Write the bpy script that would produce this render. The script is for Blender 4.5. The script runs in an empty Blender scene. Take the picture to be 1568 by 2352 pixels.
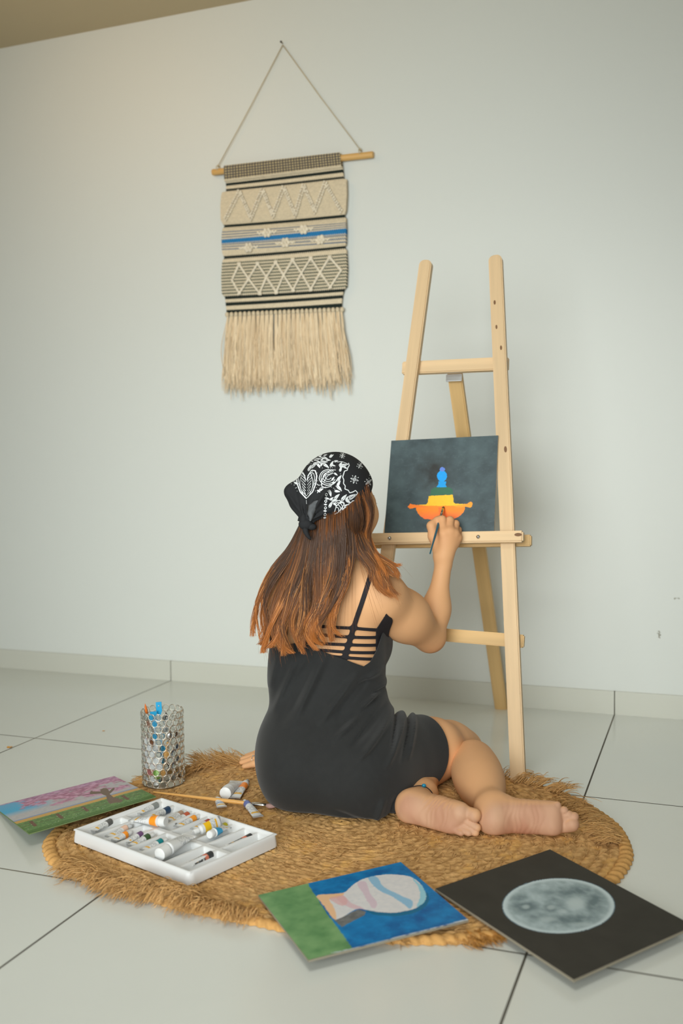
import bpy, bmesh, math, numpy as np
from mathutils import Vector, Matrix
from mathutils.bvhtree import BVHTree
PI = math.pi
rng = np.random.default_rng(7)
SC = bpy.context.scene
COL = SC.collection

# ---------------------------------------------------------------- camera frame (calibrated from the tile grid)
CP = np.array([0.279765, -2.388885, 0.825328])
CR = np.array([0.93658793, 0.35018274, -0.0132327])
CU = np.array([-0.00724197, 0.05709449, 0.99834251])
CW = np.array([-0.35035783, 0.93493971, -0.05601002])
FPX = 2265.0
def at(px, py, d):
    return CP + d * (CW + CR * (px - 784) / FPX - CU * (py - 1176) / FPX)
def ray(px, py):
    return CW + CR * (px - 784) / FPX - CU * (py - 1176) / FPX
def on_z(px, py, z=0.0):
    r = ray(px, py); return CP + r * (z - CP[2]) / r[2]
def on_y(px, py, y):
    r = ray(px, py); return CP + r * (y - CP[1]) / r[1]
def hat(v):
    v = np.asarray(v, float); return v / np.linalg.norm(v)

def lin(*c):
    c = np.array(c[0] if len(c) == 1 else c, float) / 255.0
    return np.where(c <= 0.04045, c / 12.92, ((c + 0.055) / 1.055) ** 2.4)
def lin4(*c):
    return tuple(lin(*c)) + (1.0,)

# ---------------------------------------------------------------- meshes
class MB:
    def __init__(s):
        s.v = []; s.f = []; s.m = []; s.c = []; s.n = 0
    def add(s, V, F, mat=0, col=None):
        V = np.asarray(V, float).reshape(-1, 3)
        s.v.append(V)
        for fa in (F if isinstance(F, list) else [F]):
            fa = np.asarray(fa, int)
            if fa.size == 0: continue
            s.f.append(fa + s.n); s.m.append(np.full(len(fa), mat, int))
        if col is None: col = (1, 1, 1)
        col = np.asarray(col, float)
        if col.ndim == 1: col = np.tile(col[:3], (len(V), 1))
        s.c.append(col[:, :3])
        s.n += len(V)
        return s
    def box(s, lo, hi, mat=0, col=None, M=None):
        x0, y0, z0 = lo; x1, y1, z1 = hi
        V = np.array([(x0,y0,z0),(x1,y0,z0),(x1,y1,z0),(x0,y1,z0),(x0,y0,z1),(x1,y0,z1),(x1,y1,z1),(x0,y1,z1)], float)
        if M is not None: V = V @ np.array(M)[:3,:3].T + np.array(M)[:3,3]
        return s.add(V, np.array([(0,3,2,1),(4,5,6,7),(0,1,5,4),(1,2,6,5),(2,3,7,6),(3,0,4,7)]), mat, col)
    def tube(s, P, R, n=8, mat=0, col=None, caps=True, closed=False):
        P = np.asarray(P, float); k = len(P); R = np.broadcast_to(np.asarray(R, float), (k,))
        T = np.gradient(P, axis=0) if not closed else np.roll(P, -1, 0) - np.roll(P, 1, 0)
        T /= np.linalg.norm(T, axis=1)[:, None] + 1e-12
        ref = np.array([0, 0, 1.0]) if abs(T[0][2]) < .9 else np.array([1.0, 0, 0])
        u = np.cross(T[0], ref); u /= np.linalg.norm(u)
        U = np.zeros((k, 3)); U[0] = u
        for i in range(1, k):
            u = U[i-1] - T[i] * np.dot(U[i-1], T[i]); U[i] = u / (np.linalg.norm(u) + 1e-12)
        W = np.cross(T, U)
        a = np.arange(n) * 2 * PI / n
        V = P[:, None] + R[:, None, None] * (np.cos(a)[None, :, None] * U[:, None] + np.sin(a)[None, :, None] * W[:, None])
        V = V.reshape(-1, 3)
        I = np.arange(k if closed else k - 1)[:, None]; J = np.arange(n)[None]
        I2 = (I + 1) % k; J2 = (J + 1) % n
        F = np.stack([I*n+J, I*n+J2, I2*n+J2, I2*n+J], -1).reshape(-1, 4)
        if col is not None and np.ndim(col) == 2: col = np.repeat(np.asarray(col), n, 0)
        Fs = [F]
        if caps and not closed:
            b = s.n
            Fs.append(np.arange(n)[::-1][None]); Fs.append((np.arange(n) + (k-1)*n)[None])
        return s.add(V, Fs, mat, col)
    def lathe(s, prof, n=24, mat=0, col=None, M=None, caps=True):
        prof = np.asarray(prof, float); k = len(prof)
        a = np.arange(n) * 2 * PI / n
        V = np.stack([prof[:, :1] * np.cos(a), prof[:, :1] * np.sin(a), np.repeat(prof[:, 1:2], n, 1)], -1).reshape(-1, 3)
        if M is not None: V = V @ np.array(M)[:3,:3].T + np.array(M)[:3,3]
        I = np.arange(k-1)[:, None]; J = np.arange(n)[None]; J2 = (J+1) % n
        Fs = [np.stack([I*n+J, I*n+J2, (I+1)*n+J2, (I+1)*n+J], -1).reshape(-1, 4)]
        if caps:
            Fs.append(np.arange(n)[::-1][None]); Fs.append((np.arange(n) + (k-1)*n)[None])
        if col is not None and np.ndim(col) == 2: col = np.repeat(np.asarray(col), n, 0)
        return s.add(V, Fs, mat, col)
    def ball(s, c, r, n=10, m=6, mat=0, col=None, M=None):
        th = np.linspace(0, PI, m+1); prof = np.stack([np.maximum(np.sin(th), 1e-4), -np.cos(th)], 1)
        MM = np.eye(4)
        A = np.array(M)[:3,:3] if M is not None else np.eye(3)
        MM[:3,:3] = A @ np.diag(np.broadcast_to(np.asarray(r, float), (3,))); MM[:3,3] = c
        return s.lathe(prof, n, mat, col, MM, caps=False)
    def strands(s, P, R, n=3, mat=0, col=None):
        # P: S,K,3  R: S,K  col: S,K,3
        P = np.asarray(P, float); S, K, _ = P.shape; R = np.broadcast_to(R, (S, K))
        T = np.gradient(P, axis=1); T /= np.linalg.norm(T, axis=2)[..., None] + 1e-12
        ref = np.array([0.31, 0.87, 0.38])
        U = np.cross(T, ref); U /= np.linalg.norm(U, axis=2)[..., None] + 1e-9
        W = np.cross(T, U)
        a = np.arange(n) * 2 * PI / n
        V = P[:, :, None] + R[:, :, None, None] * (np.cos(a)[:, None] * U[:, :, None] + np.sin(a)[:, None] * W[:, :, None])
        b = np.arange(S)[:, None, None] * K * n; I = np.arange(K-1)[None, :, None] * n; J = np.arange(n)[None, None]; J2 = (J+1) % n
        F = np.stack([b+I+J, b+I+J2, b+I+n+J2, b+I+n+J], -1).reshape(-1, 4)
        if col is not None:
            col = np.broadcast_to(np.asarray(col)[..., None, :], (S, K, n, 3)).reshape(-1, 3)
        return s.add(V, F, mat, col)
    def grid(s, V, mat=0, col=None, wrap=False):
        V = np.asarray(V, float); a, b, _ = V.shape
        I = np.arange(a-1)[:, None]; J = np.arange(b if wrap else b-1)[None]; J2 = (J+1) % b
        F = np.stack([I*b+J, I*b+J2, (I+1)*b+J2, (I+1)*b+J], -1).reshape(-1, 4)
        if col is not None and np.ndim(col) == 3: col = np.asarray(col).reshape(-1, 3)
        return s.add(V, F, mat, col)
    def build(s, name, mats, parent=None, smooth=True, M=None, angle=None):
        me = bpy.data.meshes.new(name)
        V = np.concatenate(s.v); F = s.f
        me.vertices.add(len(V)); me.vertices.foreach_set('co', V.astype(np.float32).ravel())
        tot = np.concatenate([np.full(len(f), f.shape[1], int) for f in F])
        loops = np.concatenate([f.ravel() for f in F])
        me.loops.add(len(loops)); me.loops.foreach_set('vertex_index', loops.astype(np.int32))
        me.polygons.add(len(tot))
        st = np.concatenate([[0], np.cumsum(tot)[:-1]])
        me.polygons.foreach_set('loop_start', st.astype(np.int32))
        me.polygons.foreach_set('material_index', np.concatenate(s.m).astype(np.int32))
        me.update(calc_edges=True)
        me.polygons.foreach_set('use_smooth', np.full(len(tot), bool(smooth)))
        ca = me.color_attributes.new('Col', 'FLOAT_COLOR', 'POINT')
        C = np.ones((len(V), 4), np.float32); C[:, :3] = np.concatenate(s.c)
        ca.data.foreach_set('color', C.ravel())
        for m in (mats if isinstance(mats, (list, tuple)) else [mats]): me.materials.append(m)
        if smooth and angle is not None: me.set_sharp_from_angle(angle=angle)
        me.validate()
        o = bpy.data.objects.new(name, me); COL.objects.link(o)
        if parent is not None: o.parent = parent
        if M is not None: o.matrix_local = Matrix(np.array(M).tolist())
        return o

def bevbox(name, size, mat, parent=None, M=None, bev=0.002, seg=2, center=(0,0,0)):
    bm = bmesh.new(); bmesh.ops.create_cube(bm, size=1.0)
    for v in bm.verts: v.co = Vector((v.co.x*size[0]+center[0], v.co.y*size[1]+center[1], v.co.z*size[2]+center[2]))
    if bev > 0: bmesh.ops.bevel(bm, geom=bm.edges[:], offset=bev, segments=seg, affect='EDGES', profile=0.5)
    me = bpy.data.meshes.new(name); bm.to_mesh(me); bm.free()
    for p in me.polygons: p.use_smooth = True
    me.set_sharp_from_angle(angle=math.radians(35))
    me.materials.append(mat)
    o = bpy.data.objects.new(name, me); COL.objects.link(o)
    if parent is not None: o.parent = parent
    if M is not None: o.matrix_local = Matrix(np.array(M).tolist())
    return o

def tag(o, label=None, cat=None, group=None, kind=None):
    if label: o['label'] = label
    if cat: o['category'] = cat
    if group: o['group'] = group
    if kind: o['kind'] = kind
    return o
def empty(name, loc, rz=0.0, label=None, cat=None, group=None, M=None):
    o = bpy.data.objects.new(name, None); COL.objects.link(o)
    o.empty_display_size = 0.05
    if M is not None: o.matrix_local = Matrix(np.array(M).tolist())
    else:
        o.location = tuple(loc); o.rotation_euler = (0, 0, rz)
    return tag(o, label, cat, group)
def frame(origin, x, y, z):
    M = np.eye(4); M[:3,0] = x; M[:3,1] = y; M[:3,2] = z; M[:3,3] = origin; return M
def frame_zx(origin, z, xref):
    z = hat(z); x = np.asarray(xref, float); x = hat(x - z*np.dot(x, z)); return frame(origin, x, np.cross(z, x), z)
def ap(M, V):
    M = np.asarray(M); return np.asarray(V, float) @ M[:3,:3].T + M[:3,3]

# ---------------------------------------------------------------- materials
def mat(name, col=(200,200,200), rough=0.5, spec=0.5, metal=0.0, attr=False, sss=0.0, sss_col=None, trans=0.0, ior=1.45,
        noise=None, bump=None, sheen=0.0, coat=0.0):
    """noise=(scale, amount, (sx,sy,sz)); bump=(scale, strength, dist, (sx,sy,sz))"""
    m = bpy.data.materials.new(name); m.use_nodes = True
    N = m.node_tree.nodes; L = m.node_tree.links; b = N['Principled BSDF']
    b.inputs['Roughness'].default_value = rough
    b.inputs['Specular IOR Level'].default_value = spec
    b.inputs['Metallic'].default_value = metal
    b.inputs['IOR'].default_value = ior
    b.inputs['Transmission Weight'].default_value = trans
    b.inputs['Sheen Weight'].default_value = sheen
    b.inputs['Coat Weight'].default_value = coat
    if sss:
        b.inputs['Subsurface Weight'].default_value = sss
        b.inputs['Subsurface Radius'].default_value = (0.012, 0.005, 0.003)
        b.inputs['Subsurface Scale'].default_value = 1.0
    if attr:
        a = N.new('ShaderNodeAttribute'); a.attribute_name = 'Col'; src = a.outputs['Color']
    else:
        a = N.new('ShaderNodeRGB'); a.outputs[0].default_value = lin4(*col); src = a.outputs[0]
    tc = N.new('ShaderNodeTexCoord')
    def noi(scale, sv, detail=4):
        mp = N.new('ShaderNodeMapping'); mp.inputs['Scale'].default_value = sv
        L.new(tc.outputs['Object'], mp.inputs['Vector'])
        n = N.new('ShaderNodeTexNoise'); n.inputs['Scale'].default_value = scale; n.inputs['Detail'].default_value = detail
        L.new(mp.outputs[0], n.inputs['Vector']); return n
    if noise:
        n = noi(noise[0], noise[2] if len(noise) > 2 else (1,1,1))
        r = N.new('ShaderNodeMapRange'); r.inputs['From Min'].default_value = 0.25; r.inputs['From Max'].default_value = 0.75
        r.inputs['To Min'].default_value = 1 - noise[1]; r.inputs['To Max'].default_value = 1 + noise[1]*0.6
        L.new(n.outputs['Fac'], r.inputs['Value'])
        vm = N.new('ShaderNodeVectorMath'); vm.operation = 'SCALE'
        L.new(src, vm.inputs[0]); L.new(r.outputs[0], vm.inputs['Scale']); src = vm.outputs[0]
    L.new(src, b.inputs['Base Color'])
    if bump:
        n = noi(bump[0], bump[3] if len(bump) > 3 else (1,1,1), 3)
        bp = N.new('ShaderNodeBump'); bp.inputs['Strength'].default_value = bump[1]; bp.inputs['Distance'].default_value = bump[2]
        L.new(n.outputs['Fac'], bp.inputs['Height']); L.new(bp.outputs[0], b.inputs['Normal'])
    return m
# ================================================================ camera, light, room
cam = bpy.data.cameras.new('camera'); co = bpy.data.objects.new('camera', cam); COL.objects.link(co)
cam.sensor_fit = 'VERTICAL'; cam.sensor_height = 36.0; cam.lens = FPX * 36.0 / 2352.0
co.matrix_world = Matrix(frame(CP, CR, CU, -CW).tolist())
cam.dof.use_dof = True; cam.dof.focus_distance = 2.30; cam.dof.aperture_fstop = 2.6
cam.clip_start = 0.05
SC.camera = co
vs = SC.view_settings; vs.view_transform = 'Standard'; vs.look = 'None'; vs.exposure = 0.06; vs.gamma = 1.0; vs.use_curve_mapping = False

X0, X1, Y0, Y1, H = -3.4, 2.6, -3.9, 0.8, 2.41
T = 0.8
def tile_material(name, base, grout, with_grid=True):
    m = mat(name, base, rough=0.16, spec=0.42, noise=(3.0, 0.02))
    N = m.node_tree.nodes; L = m.node_tree.links; b = N['Principled BSDF']
    tc = N.new('ShaderNodeTexCoord'); sx = N.new('ShaderNodeSeparateXYZ'); L.new(tc.outputs['Object'], sx.inputs[0])
    def edge(sock):
        a = N.new('ShaderNodeMath'); a.operation = 'DIVIDE'; a.inputs[1].default_value = T; L.new(sock, a.inputs[0])
        r = N.new('ShaderNodeMath'); r.operation = 'ROUND'; L.new(a.outputs[0], r.inputs[0])
        d = N.new('ShaderNodeMath'); d.operation = 'SUBTRACT'; L.new(a.outputs[0], d.inputs[0]); L.new(r.outputs[0], d.inputs[1])
        e = N.new('ShaderNodeMath'); e.operation = 'ABSOLUTE'; L.new(d.outputs[0], e.inputs[0]); return e.outputs[0]
    mn = N.new('ShaderNodeMath'); mn.operation = 'MINIMUM'; L.new(edge(sx.outputs[0]), mn.inputs[0]); L.new(edge(sx.outputs[1]), mn.inputs[1])
    st = N.new('ShaderNodeMapRange'); st.interpolation_type = 'SMOOTHSTEP'
    st.inputs['From Min'].default_value = 0.0016/T; st.inputs['From Max'].default_value = 0.0026/T
    L.new(mn.outputs[0], st.inputs['Value'])
    # grout colour varies along the lines: mostly dark dirt, lighter in places
    n = N.new('ShaderNodeTexNoise'); n.inputs['Scale'].default_value = 2.3; L.new(tc.outputs['Object'], n.inputs['Vector'])
    g = N.new('ShaderNodeMix'); g.data_type = 'RGBA'; g.inputs['A'].default_value = lin4(*grout); g.inputs['B'].default_value = lin4(150,146,130)
    nr = N.new('ShaderNodeMapRange'); nr.inputs['From Min'].default_value = .5; nr.inputs['From Max'].default_value = .7; L.new(n.outputs['Fac'], nr.inputs['Value'])
    L.new(nr.outputs[0], g.inputs['Factor'])
    src = b.inputs['Base Color'].links[0].from_socket
    mx = N.new('ShaderNodeMix'); mx.data_type = 'RGBA'; L.new(st.outputs[0], mx.inputs['Factor']); L.new(g.outputs['Result'], mx.inputs['A']); L.new(src, mx.inputs['B'])
    L.new(mx.outputs['Result'], b.inputs['Base Color'])
    rr = N.new('ShaderNodeMapRange'); rr.inputs['To Min'].default_value = .8; rr.inputs['To Max'].default_value = .16; L.new(st.outputs[0], rr.inputs['Value']); L.new(rr.outputs[0], b.inputs['Roughness'])
    bp = N.new('ShaderNodeBump'); bp.inputs['Distance'].default_value = .001; bp.inputs['Strength'].default_value = .5
    L.new(st.outputs[0], bp.inputs['Height']); L.new(bp.outputs[0], b.inputs['Normal'])
    return m
M_floor = tile_material('floor_tile', (222,226,220), (78,74,64))
M_wall = mat('wall_paint', (221,225,220), rough=0.42, spec=0.35, noise=(0.9, 0.012), bump=(140, 0.05, 0.001))
def scuffs(m, spots):
    N = m.node_tree.nodes; L = m.node_tree.links; b = N['Principled BSDF']; src = b.inputs['Base Color'].links[0].from_socket
    tc = N.new('ShaderNodeTexCoord'); n = N.new('ShaderNodeTexNoise'); n.inputs['Scale'].default_value = 160; n.inputs['Detail'].default_value = 5; L.new(tc.outputs['Object'], n.inputs['Vector'])
    for c, sx, sz, col in spots:
        mp = N.new('ShaderNodeMapping'); mp.vector_type = 'TEXTURE'; mp.inputs['Location'].default_value = tuple(c); mp.inputs['Scale'].default_value = (sx, 1, sz); L.new(tc.outputs['Object'], mp.inputs['Vector'])
        ln = N.new('ShaderNodeVectorMath'); ln.operation = 'LENGTH'; L.new(mp.outputs[0], ln.inputs[0])
        ad = N.new('ShaderNodeMath'); ad.operation = 'MULTIPLY_ADD'; ad.inputs[1].default_value = 2.6; L.new(n.outputs['Fac'], ad.inputs[0]); L.new(ln.outputs['Value'], ad.inputs[2])
        st = N.new('ShaderNodeMapRange'); st.inputs['From Min'].default_value = 1.55; st.inputs['From Max'].default_value = 1.75; st.inputs['To Min'].default_value = .8; st.inputs['To Max'].default_value = 0; L.new(ad.outputs[0], st.inputs['Value'])
        mx = N.new('ShaderNodeMix'); mx.data_type = 'RGBA'; L.new(st.outputs[0], mx.inputs['Factor']); L.new(src, mx.inputs['A']); mx.inputs['B'].default_value = lin4(*col); src = mx.outputs['Result']
    L.new(src, b.inputs['Base Color'])
scuffs(M_wall, [(on_y(1513,1458,.8), .012, .024, (132,128,112)), (on_y(1552,1374,.8), .022, .006, (150,148,134))])
M_wall2 = mat('wall_paint_low_bounce', (150,146,134), rough=0.7, spec=0.2)  # unseen walls, made darker to cut the bounced light
M_ceil = mat('ceiling_paint', (206,190,158), rough=0.8, spec=0.2)
M_base = mat('skirting_tile', (208,209,198), rough=0.25, spec=0.4, noise=(2.0, 0.03))
M_grout = mat('skirting_grout', (92,88,76), rough=0.8)
def wall(name, lo, hi, m): 
    return tag(MB().box(lo, hi).build(name, m, smooth=False), kind='structure')
wall('floor', (X0-.1, Y0-.1, -.1), (X1+.1, Y1+.1, 0), M_floor)
wall('ceiling', (X0-.1, Y0-.1, H), (X1+.1, Y1+.1, H+.1), M_ceil)
wall('wall_back', (X0-.1, Y1, 0), (X1+.1, Y1+.1, H), M_wall)
wall('wall_left', (X0-.1, Y0-.1, 0), (X0, Y1, H), M_wall2)
wall('wall_right', (X1, Y0-.1, 0), (X1+.1, Y1, H), M_wall2)
# front wall (behind the camera) with a wide window opening made up for the fill light
wx0, wx1, wz0, wz1 = -1.0, 2.2, 0.55, 2.15
fw = MB()
for lo, hi in (((X0,Y0-.1,0),(wx0,Y0,H)), ((wx1,Y0-.1,0),(X1,Y0,H)), ((wx0,Y0-.1,0),(wx1,Y0,wz0)), ((wx0,Y0-.1,wz1),(wx1,Y0,H))): fw.box(lo, hi)
tag(fw.build('wall_front', M_wall2, smooth=False), kind='structure')
# skirting tiles along the back wall, one 80 cm tile each
sk = []
for k in range(-5, 4):
    a, b_ = max(X0, k*T)+.0016, min(X1, (k+1)*T)-.0016
    if b_ - a < .05: continue
    sk.append((a, b_))
bb = MB()
for a, b_ in sk:
    bb.box((a, Y1-.0085, 0.0), (b_, Y1+.001, .074))
for k in range(-4, 4): bb.box((k*T-.003, Y1-.006, 0), (k*T+.003, Y1+.001, .074), 1)
tag(bb.build('baseboard_back', [M_base, M_grout], smooth=False), kind='structure')

def area(name, loc, target, size, power, col):
    l = bpy.data.lights.new(name, 'AREA'); l.shape = 'RECTANGLE'; l.size, l.size_y = size; l.energy = power; l.color = tuple(col)
    o = bpy.data.objects.new(name, l); COL.objects.link(o); o.location = loc
    o.rotation_euler = (Vector(target) - Vector(loc)).to_track_quat('-Z', 'Y').to_euler(); return o
key = area('key_light', (-0.45, -3.3, 1.15), (-1.0, .8, .66), (2.2, 2.0), 22.0, (0.96, 1.0, 0.985)); key.data.spread = math.radians(72)  # added key light out of view; narrow spread imitates lens vignetting
area('rear_fill', (0.6, Y0+.02, 1.35), (-0.5, 0, .9), (3.1, 1.55), 11, (0.95, 1.0, 0.985))  # unseen fill light added to stand in for window daylight
cl = area('floor_fill', (-.3, -1.5, H-.03), (-.4, -.7, 0), (1.0, 1.0), 9.0, (1.0, 1.0, 0.95)); cl.data.spread = math.radians(110)  # unseen fill light added to brighten the floor
area('warm_fill', (-1.75, -0.1, H-.03), (-1.35, .8, 1.9), (.5, .5), 3.2, (1.0, 0.62, 0.28))  # unseen warm fill added to tint the upper left wall and ceiling
w = bpy.data.worlds.new('world'); SC.world = w; w.use_nodes = True
w.node_tree.nodes['Background'].inputs[0].default_value = (0.9, 0.95, 1, 1); w.node_tree.nodes['Background'].inputs[1].default_value = 0.6

# ================================================================ easel
M_wood = mat('pale_pine', (222,192,150), rough=0.5, spec=0.35, noise=(26, 0.24, (1.0, 1.0, 0.06)), bump=(60, .12, .001, (1,1,.05)))
M_wood2 = mat('yellow_pine', (214,178,122), rough=0.5, spec=0.35, noise=(22, 0.26, (1.0, 1.0, 0.07)), bump=(60, .12, .001, (1,1,.05)))
M_knot = mat('pine_knot', (120,84,52), rough=0.6)
M_zinc = mat('zinc_bolt', (200,202,205), rough=0.22, metal=1.0)
LEAN = math.radians(12); tl = math.tan(LEAN)
def EP(x, z, off=0.0):   # point on the front plane of the easel; off = distance towards the painter
    return np.array([x, 0.029 + z*tl, z]) + off*np.array([0, -math.cos(LEAN), math.sin(LEAN)])
NE = np.array([0, -math.cos(LEAN), math.sin(LEAN)])
easel = empty('easel', (-0.375, 0.2, 0), label='pale pine A-frame easel holding the dark canvas against the wall', cat='easel')
EO = np.array([-0.375, 0.2, 0])
def bar(name, a, b, w, t, m, xref, off, bev=.003, roundtop=False, knots=()):
    """flat bar from a to b, face w wide (along xref), t deep (along its local Y)"""
    a = np.asarray(a, float) - EO; b = np.asarray(b, float) - EO; Ln = np.linalg.norm(b-a)
    Mx = frame_zx(a, b-a, xref)
    bm = bmesh.new()
    if roundtop:
        prof = [(-w/2, 0), (w/2, 0)]
        rr = w*.42
        for k in range(7):
            an = k/6*PI/2; prof.append((w/2-rr+rr*math.cos(an), Ln-rr+rr*math.sin(an)))
        for k in range(7):
            an = PI/2+k/6*PI/2; prof.append((-w/2+rr+rr*math.cos(an), Ln-rr+rr*math.sin(an)))
        vs0 = [bm.verts.new((x, off, z)) for x, z in prof]
        f = bm.faces.new(vs0); r = bmesh.ops.extrude_face_region(bm, geom=[f])
        for v in [g for g in r['geom'] if isinstance(g, bmesh.types.BMVert)]: v.co.y += t
        bmesh.ops.recalc_face_normals(bm, faces=bm.faces[:])
        bmesh.ops.bevel(bm, geom=[e for e in bm.edges if e.calc_length() > 0 and abs(e.verts[0].co.y-e.verts[1].co.y) < 1e-6], offset=bev, segments=2, affect='EDGES')
    else:
        bmesh.ops.create_cube(bm, size=1.0)
        for v in bm.verts: v.co = Vector((v.co.x*w, off+(v.co.y+.5)*t, (v.co.z+.5)*Ln))
        bmesh.ops.bevel(bm, geom=bm.edges[:], offset=bev, segments=2, affect='EDGES')
    me = bpy.data.meshes.new(name); bm.to_mesh(me); bm.free()
    for p in me.polygons: p.use_smooth = True
    me.set_sharp_from_angle(angle=math.radians(35)); me.materials.append(m)
    o = bpy.data.objects.new(name, me); COL.objects.link(o); o.parent = easel; o.matrix_local = Matrix(Mx.tolist())
    for kx, kz, kr in knots:
        kb = MB(); an = np.arange(10)*2*PI/10
        V = np.stack([kx+kr*np.cos(an), np.full(10, off-.0004) if Mx[1,1] > 0 else np.full(10, off+t+.0004), kz+2.2*kr*np.sin(an)], 1)
        kb.add(V, np.arange(10)[None]); ko = kb.build('knot', M_knot, o)
    return o
xr = (1,0,0)
# with x along +X and z up the leg, local +Y points away from the painter
lt, lb = EP(-.474, 1.375), EP(-.590, 0.0); rt, rb = EP(-.278, 1.372), EP(-.166, 0.0)
bar('front_leg', lb, lt, .036, .024, M_wood, xr, 0, roundtop=True)
bar('front_leg', rb, rt, .037, .024, M_wood, xr, 0, roundtop=True, knots=((-.006,1.27,.003),(-.004,1.2,.0028),(.006,1.14,.003),(.006,.86,.004)))
ca, cb = EP(-.535, 1.078), EP(-.236, 1.078)
bar('crossbar', ca, cb, .036, .022, M_wood, (0,tl,1), -.047)
la, lb2 = EP(-.592, .362), EP(-.168, .350)
bar('stretcher', la, lb2, .034, .02, M_wood2, (0,tl,1), -.045)
# rear leg hinged behind the crossbar
rear_t = EP(-.392, 1.085, -.052); rear_b = np.array([-.352, .756, 0.0])
bar('rear_leg', rear_b, rear_t, .040, .022, M_wood2, xr, -.011)
bar('hinge_block', EP(-.412, 1.05, -.047), EP(-.368, 1.05, -.047), .02, .006, M_zinc, (0,tl,1), -.006, bev=.001)
# ledge: two long bars clamping the legs; tilted a little
sl = math.tan(math.radians(1.8))
def LP(x, off, dz=0): return EP(x, .604 + dz + (x+.375)*sl, off)
bar('ledge_front_bar', LP(-.60,.0), LP(-.170,.0), .030, .026, M_wood, (0,tl,1), .0005, bev=.004, knots=((.004,.418,.0045),))
bar('ledge_back_bar', LP(-.61,.0,-.004), LP(-.158,.0,-.004), .030, .022, M_wood2, (0,tl,1), -.047)
for x in (-.527, -.286):
    p = LP(x, .027) - EO
    b_ = MB(); Mz = frame_zx(p, NE, (1,0,0))
    b_.lathe([(.0052,0),(.0052,.001),(.0046,.003),(.0028,.0046),(.0003,.0052)], 16, M=Mz)
    b_.box((-.0042,-.0006,.0044),(.0042,.0006,.0056), M=Mz)
    b_.build('bolt', M_zinc, easel)
# ================================================================ painted boards
def inpoly(px, py, poly):
    poly = np.asarray(poly, float); c = np.zeros(px.shape, bool); n = len(poly); j = n-1
    for i in range(n):
        xi, yi = poly[i]; xj, yj = poly[j]
        hit = ((yi > py) != (yj > py)) & (px < (xj-xi)*(py-yi)/(yj-yi+1e-12)+xi)
        c ^= hit; j = i
    return c
def spl(q, n=6):
    q = np.asarray(q, float); out = []
    for i in range(len(q)):
        a, b, c_, d_ = q[i-1], q[i], q[(i+1)%len(q)], q[(i+2)%len(q)]
        for t in np.arange(n)/n: out.append(.5*(2*b+(c_-a)*t+(2*a-5*b+4*c_-d_)*t*t+(3*b-a-3*c_+d_)*t**3))
    return out
def homog(src, dst):
    A = []
    for (x, y), (u, v) in zip(src, dst):
        A.append([x,y,1,0,0,0,-u*x,-u*y]); A.append([0,0,0,x,y,1,-v*x,-v*y])
    h = np.linalg.solve(np.array(A, float), np.array(dst, float).ravel()); return np.append(h, 1).reshape(3,3)
def hmap(Hm, x, y):
    w_ = Hm[2,0]*x+Hm[2,1]*y+Hm[2,2]; return (Hm[0,0]*x+Hm[0,1]*y+Hm[0,2])/w_, (Hm[1,0]*x+Hm[1,1]*y+Hm[1,2])/w_
def vnoise(x, y, seed=0):
    """smooth value noise"""
    xi = np.floor(x).astype(int); yi = np.floor(y).astype(int); fx = x-xi; fy = y-yi
    fx = fx*fx*(3-2*fx); fy = fy*fy*(3-2*fy)
    def h(a, b):
        k = (a*374761393 + b*668265263 + seed*974711) & 0xffffffff
        k = ((k ^ (k >> 13)) * 1274126177) & 0xffffffff
        return ((k ^ (k >> 16)) & 0xffff)/65535.0
    return (h(xi,yi)*(1-fx)+h(xi+1,yi)*fx)*(1-fy)+(h(xi,yi+1)*(1-fx)+h(xi+1,yi+1)*fx)*fy
def fbm(x, y, seed=0, o=4):
    s = 0; a = .5
    for k in range(o): s = s + a*vnoise(x*2**k, y*2**k, seed+k); a *= .5
    return s/(1-.5**o)
def mixc(a, b, t):
    t = np.clip(np.asarray(t, float), 0, 1)[..., None]; return a*(1-t)+b*t
def solid(shape, *c): return np.broadcast_to(lin(*c), shape+(3,)).copy()

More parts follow.
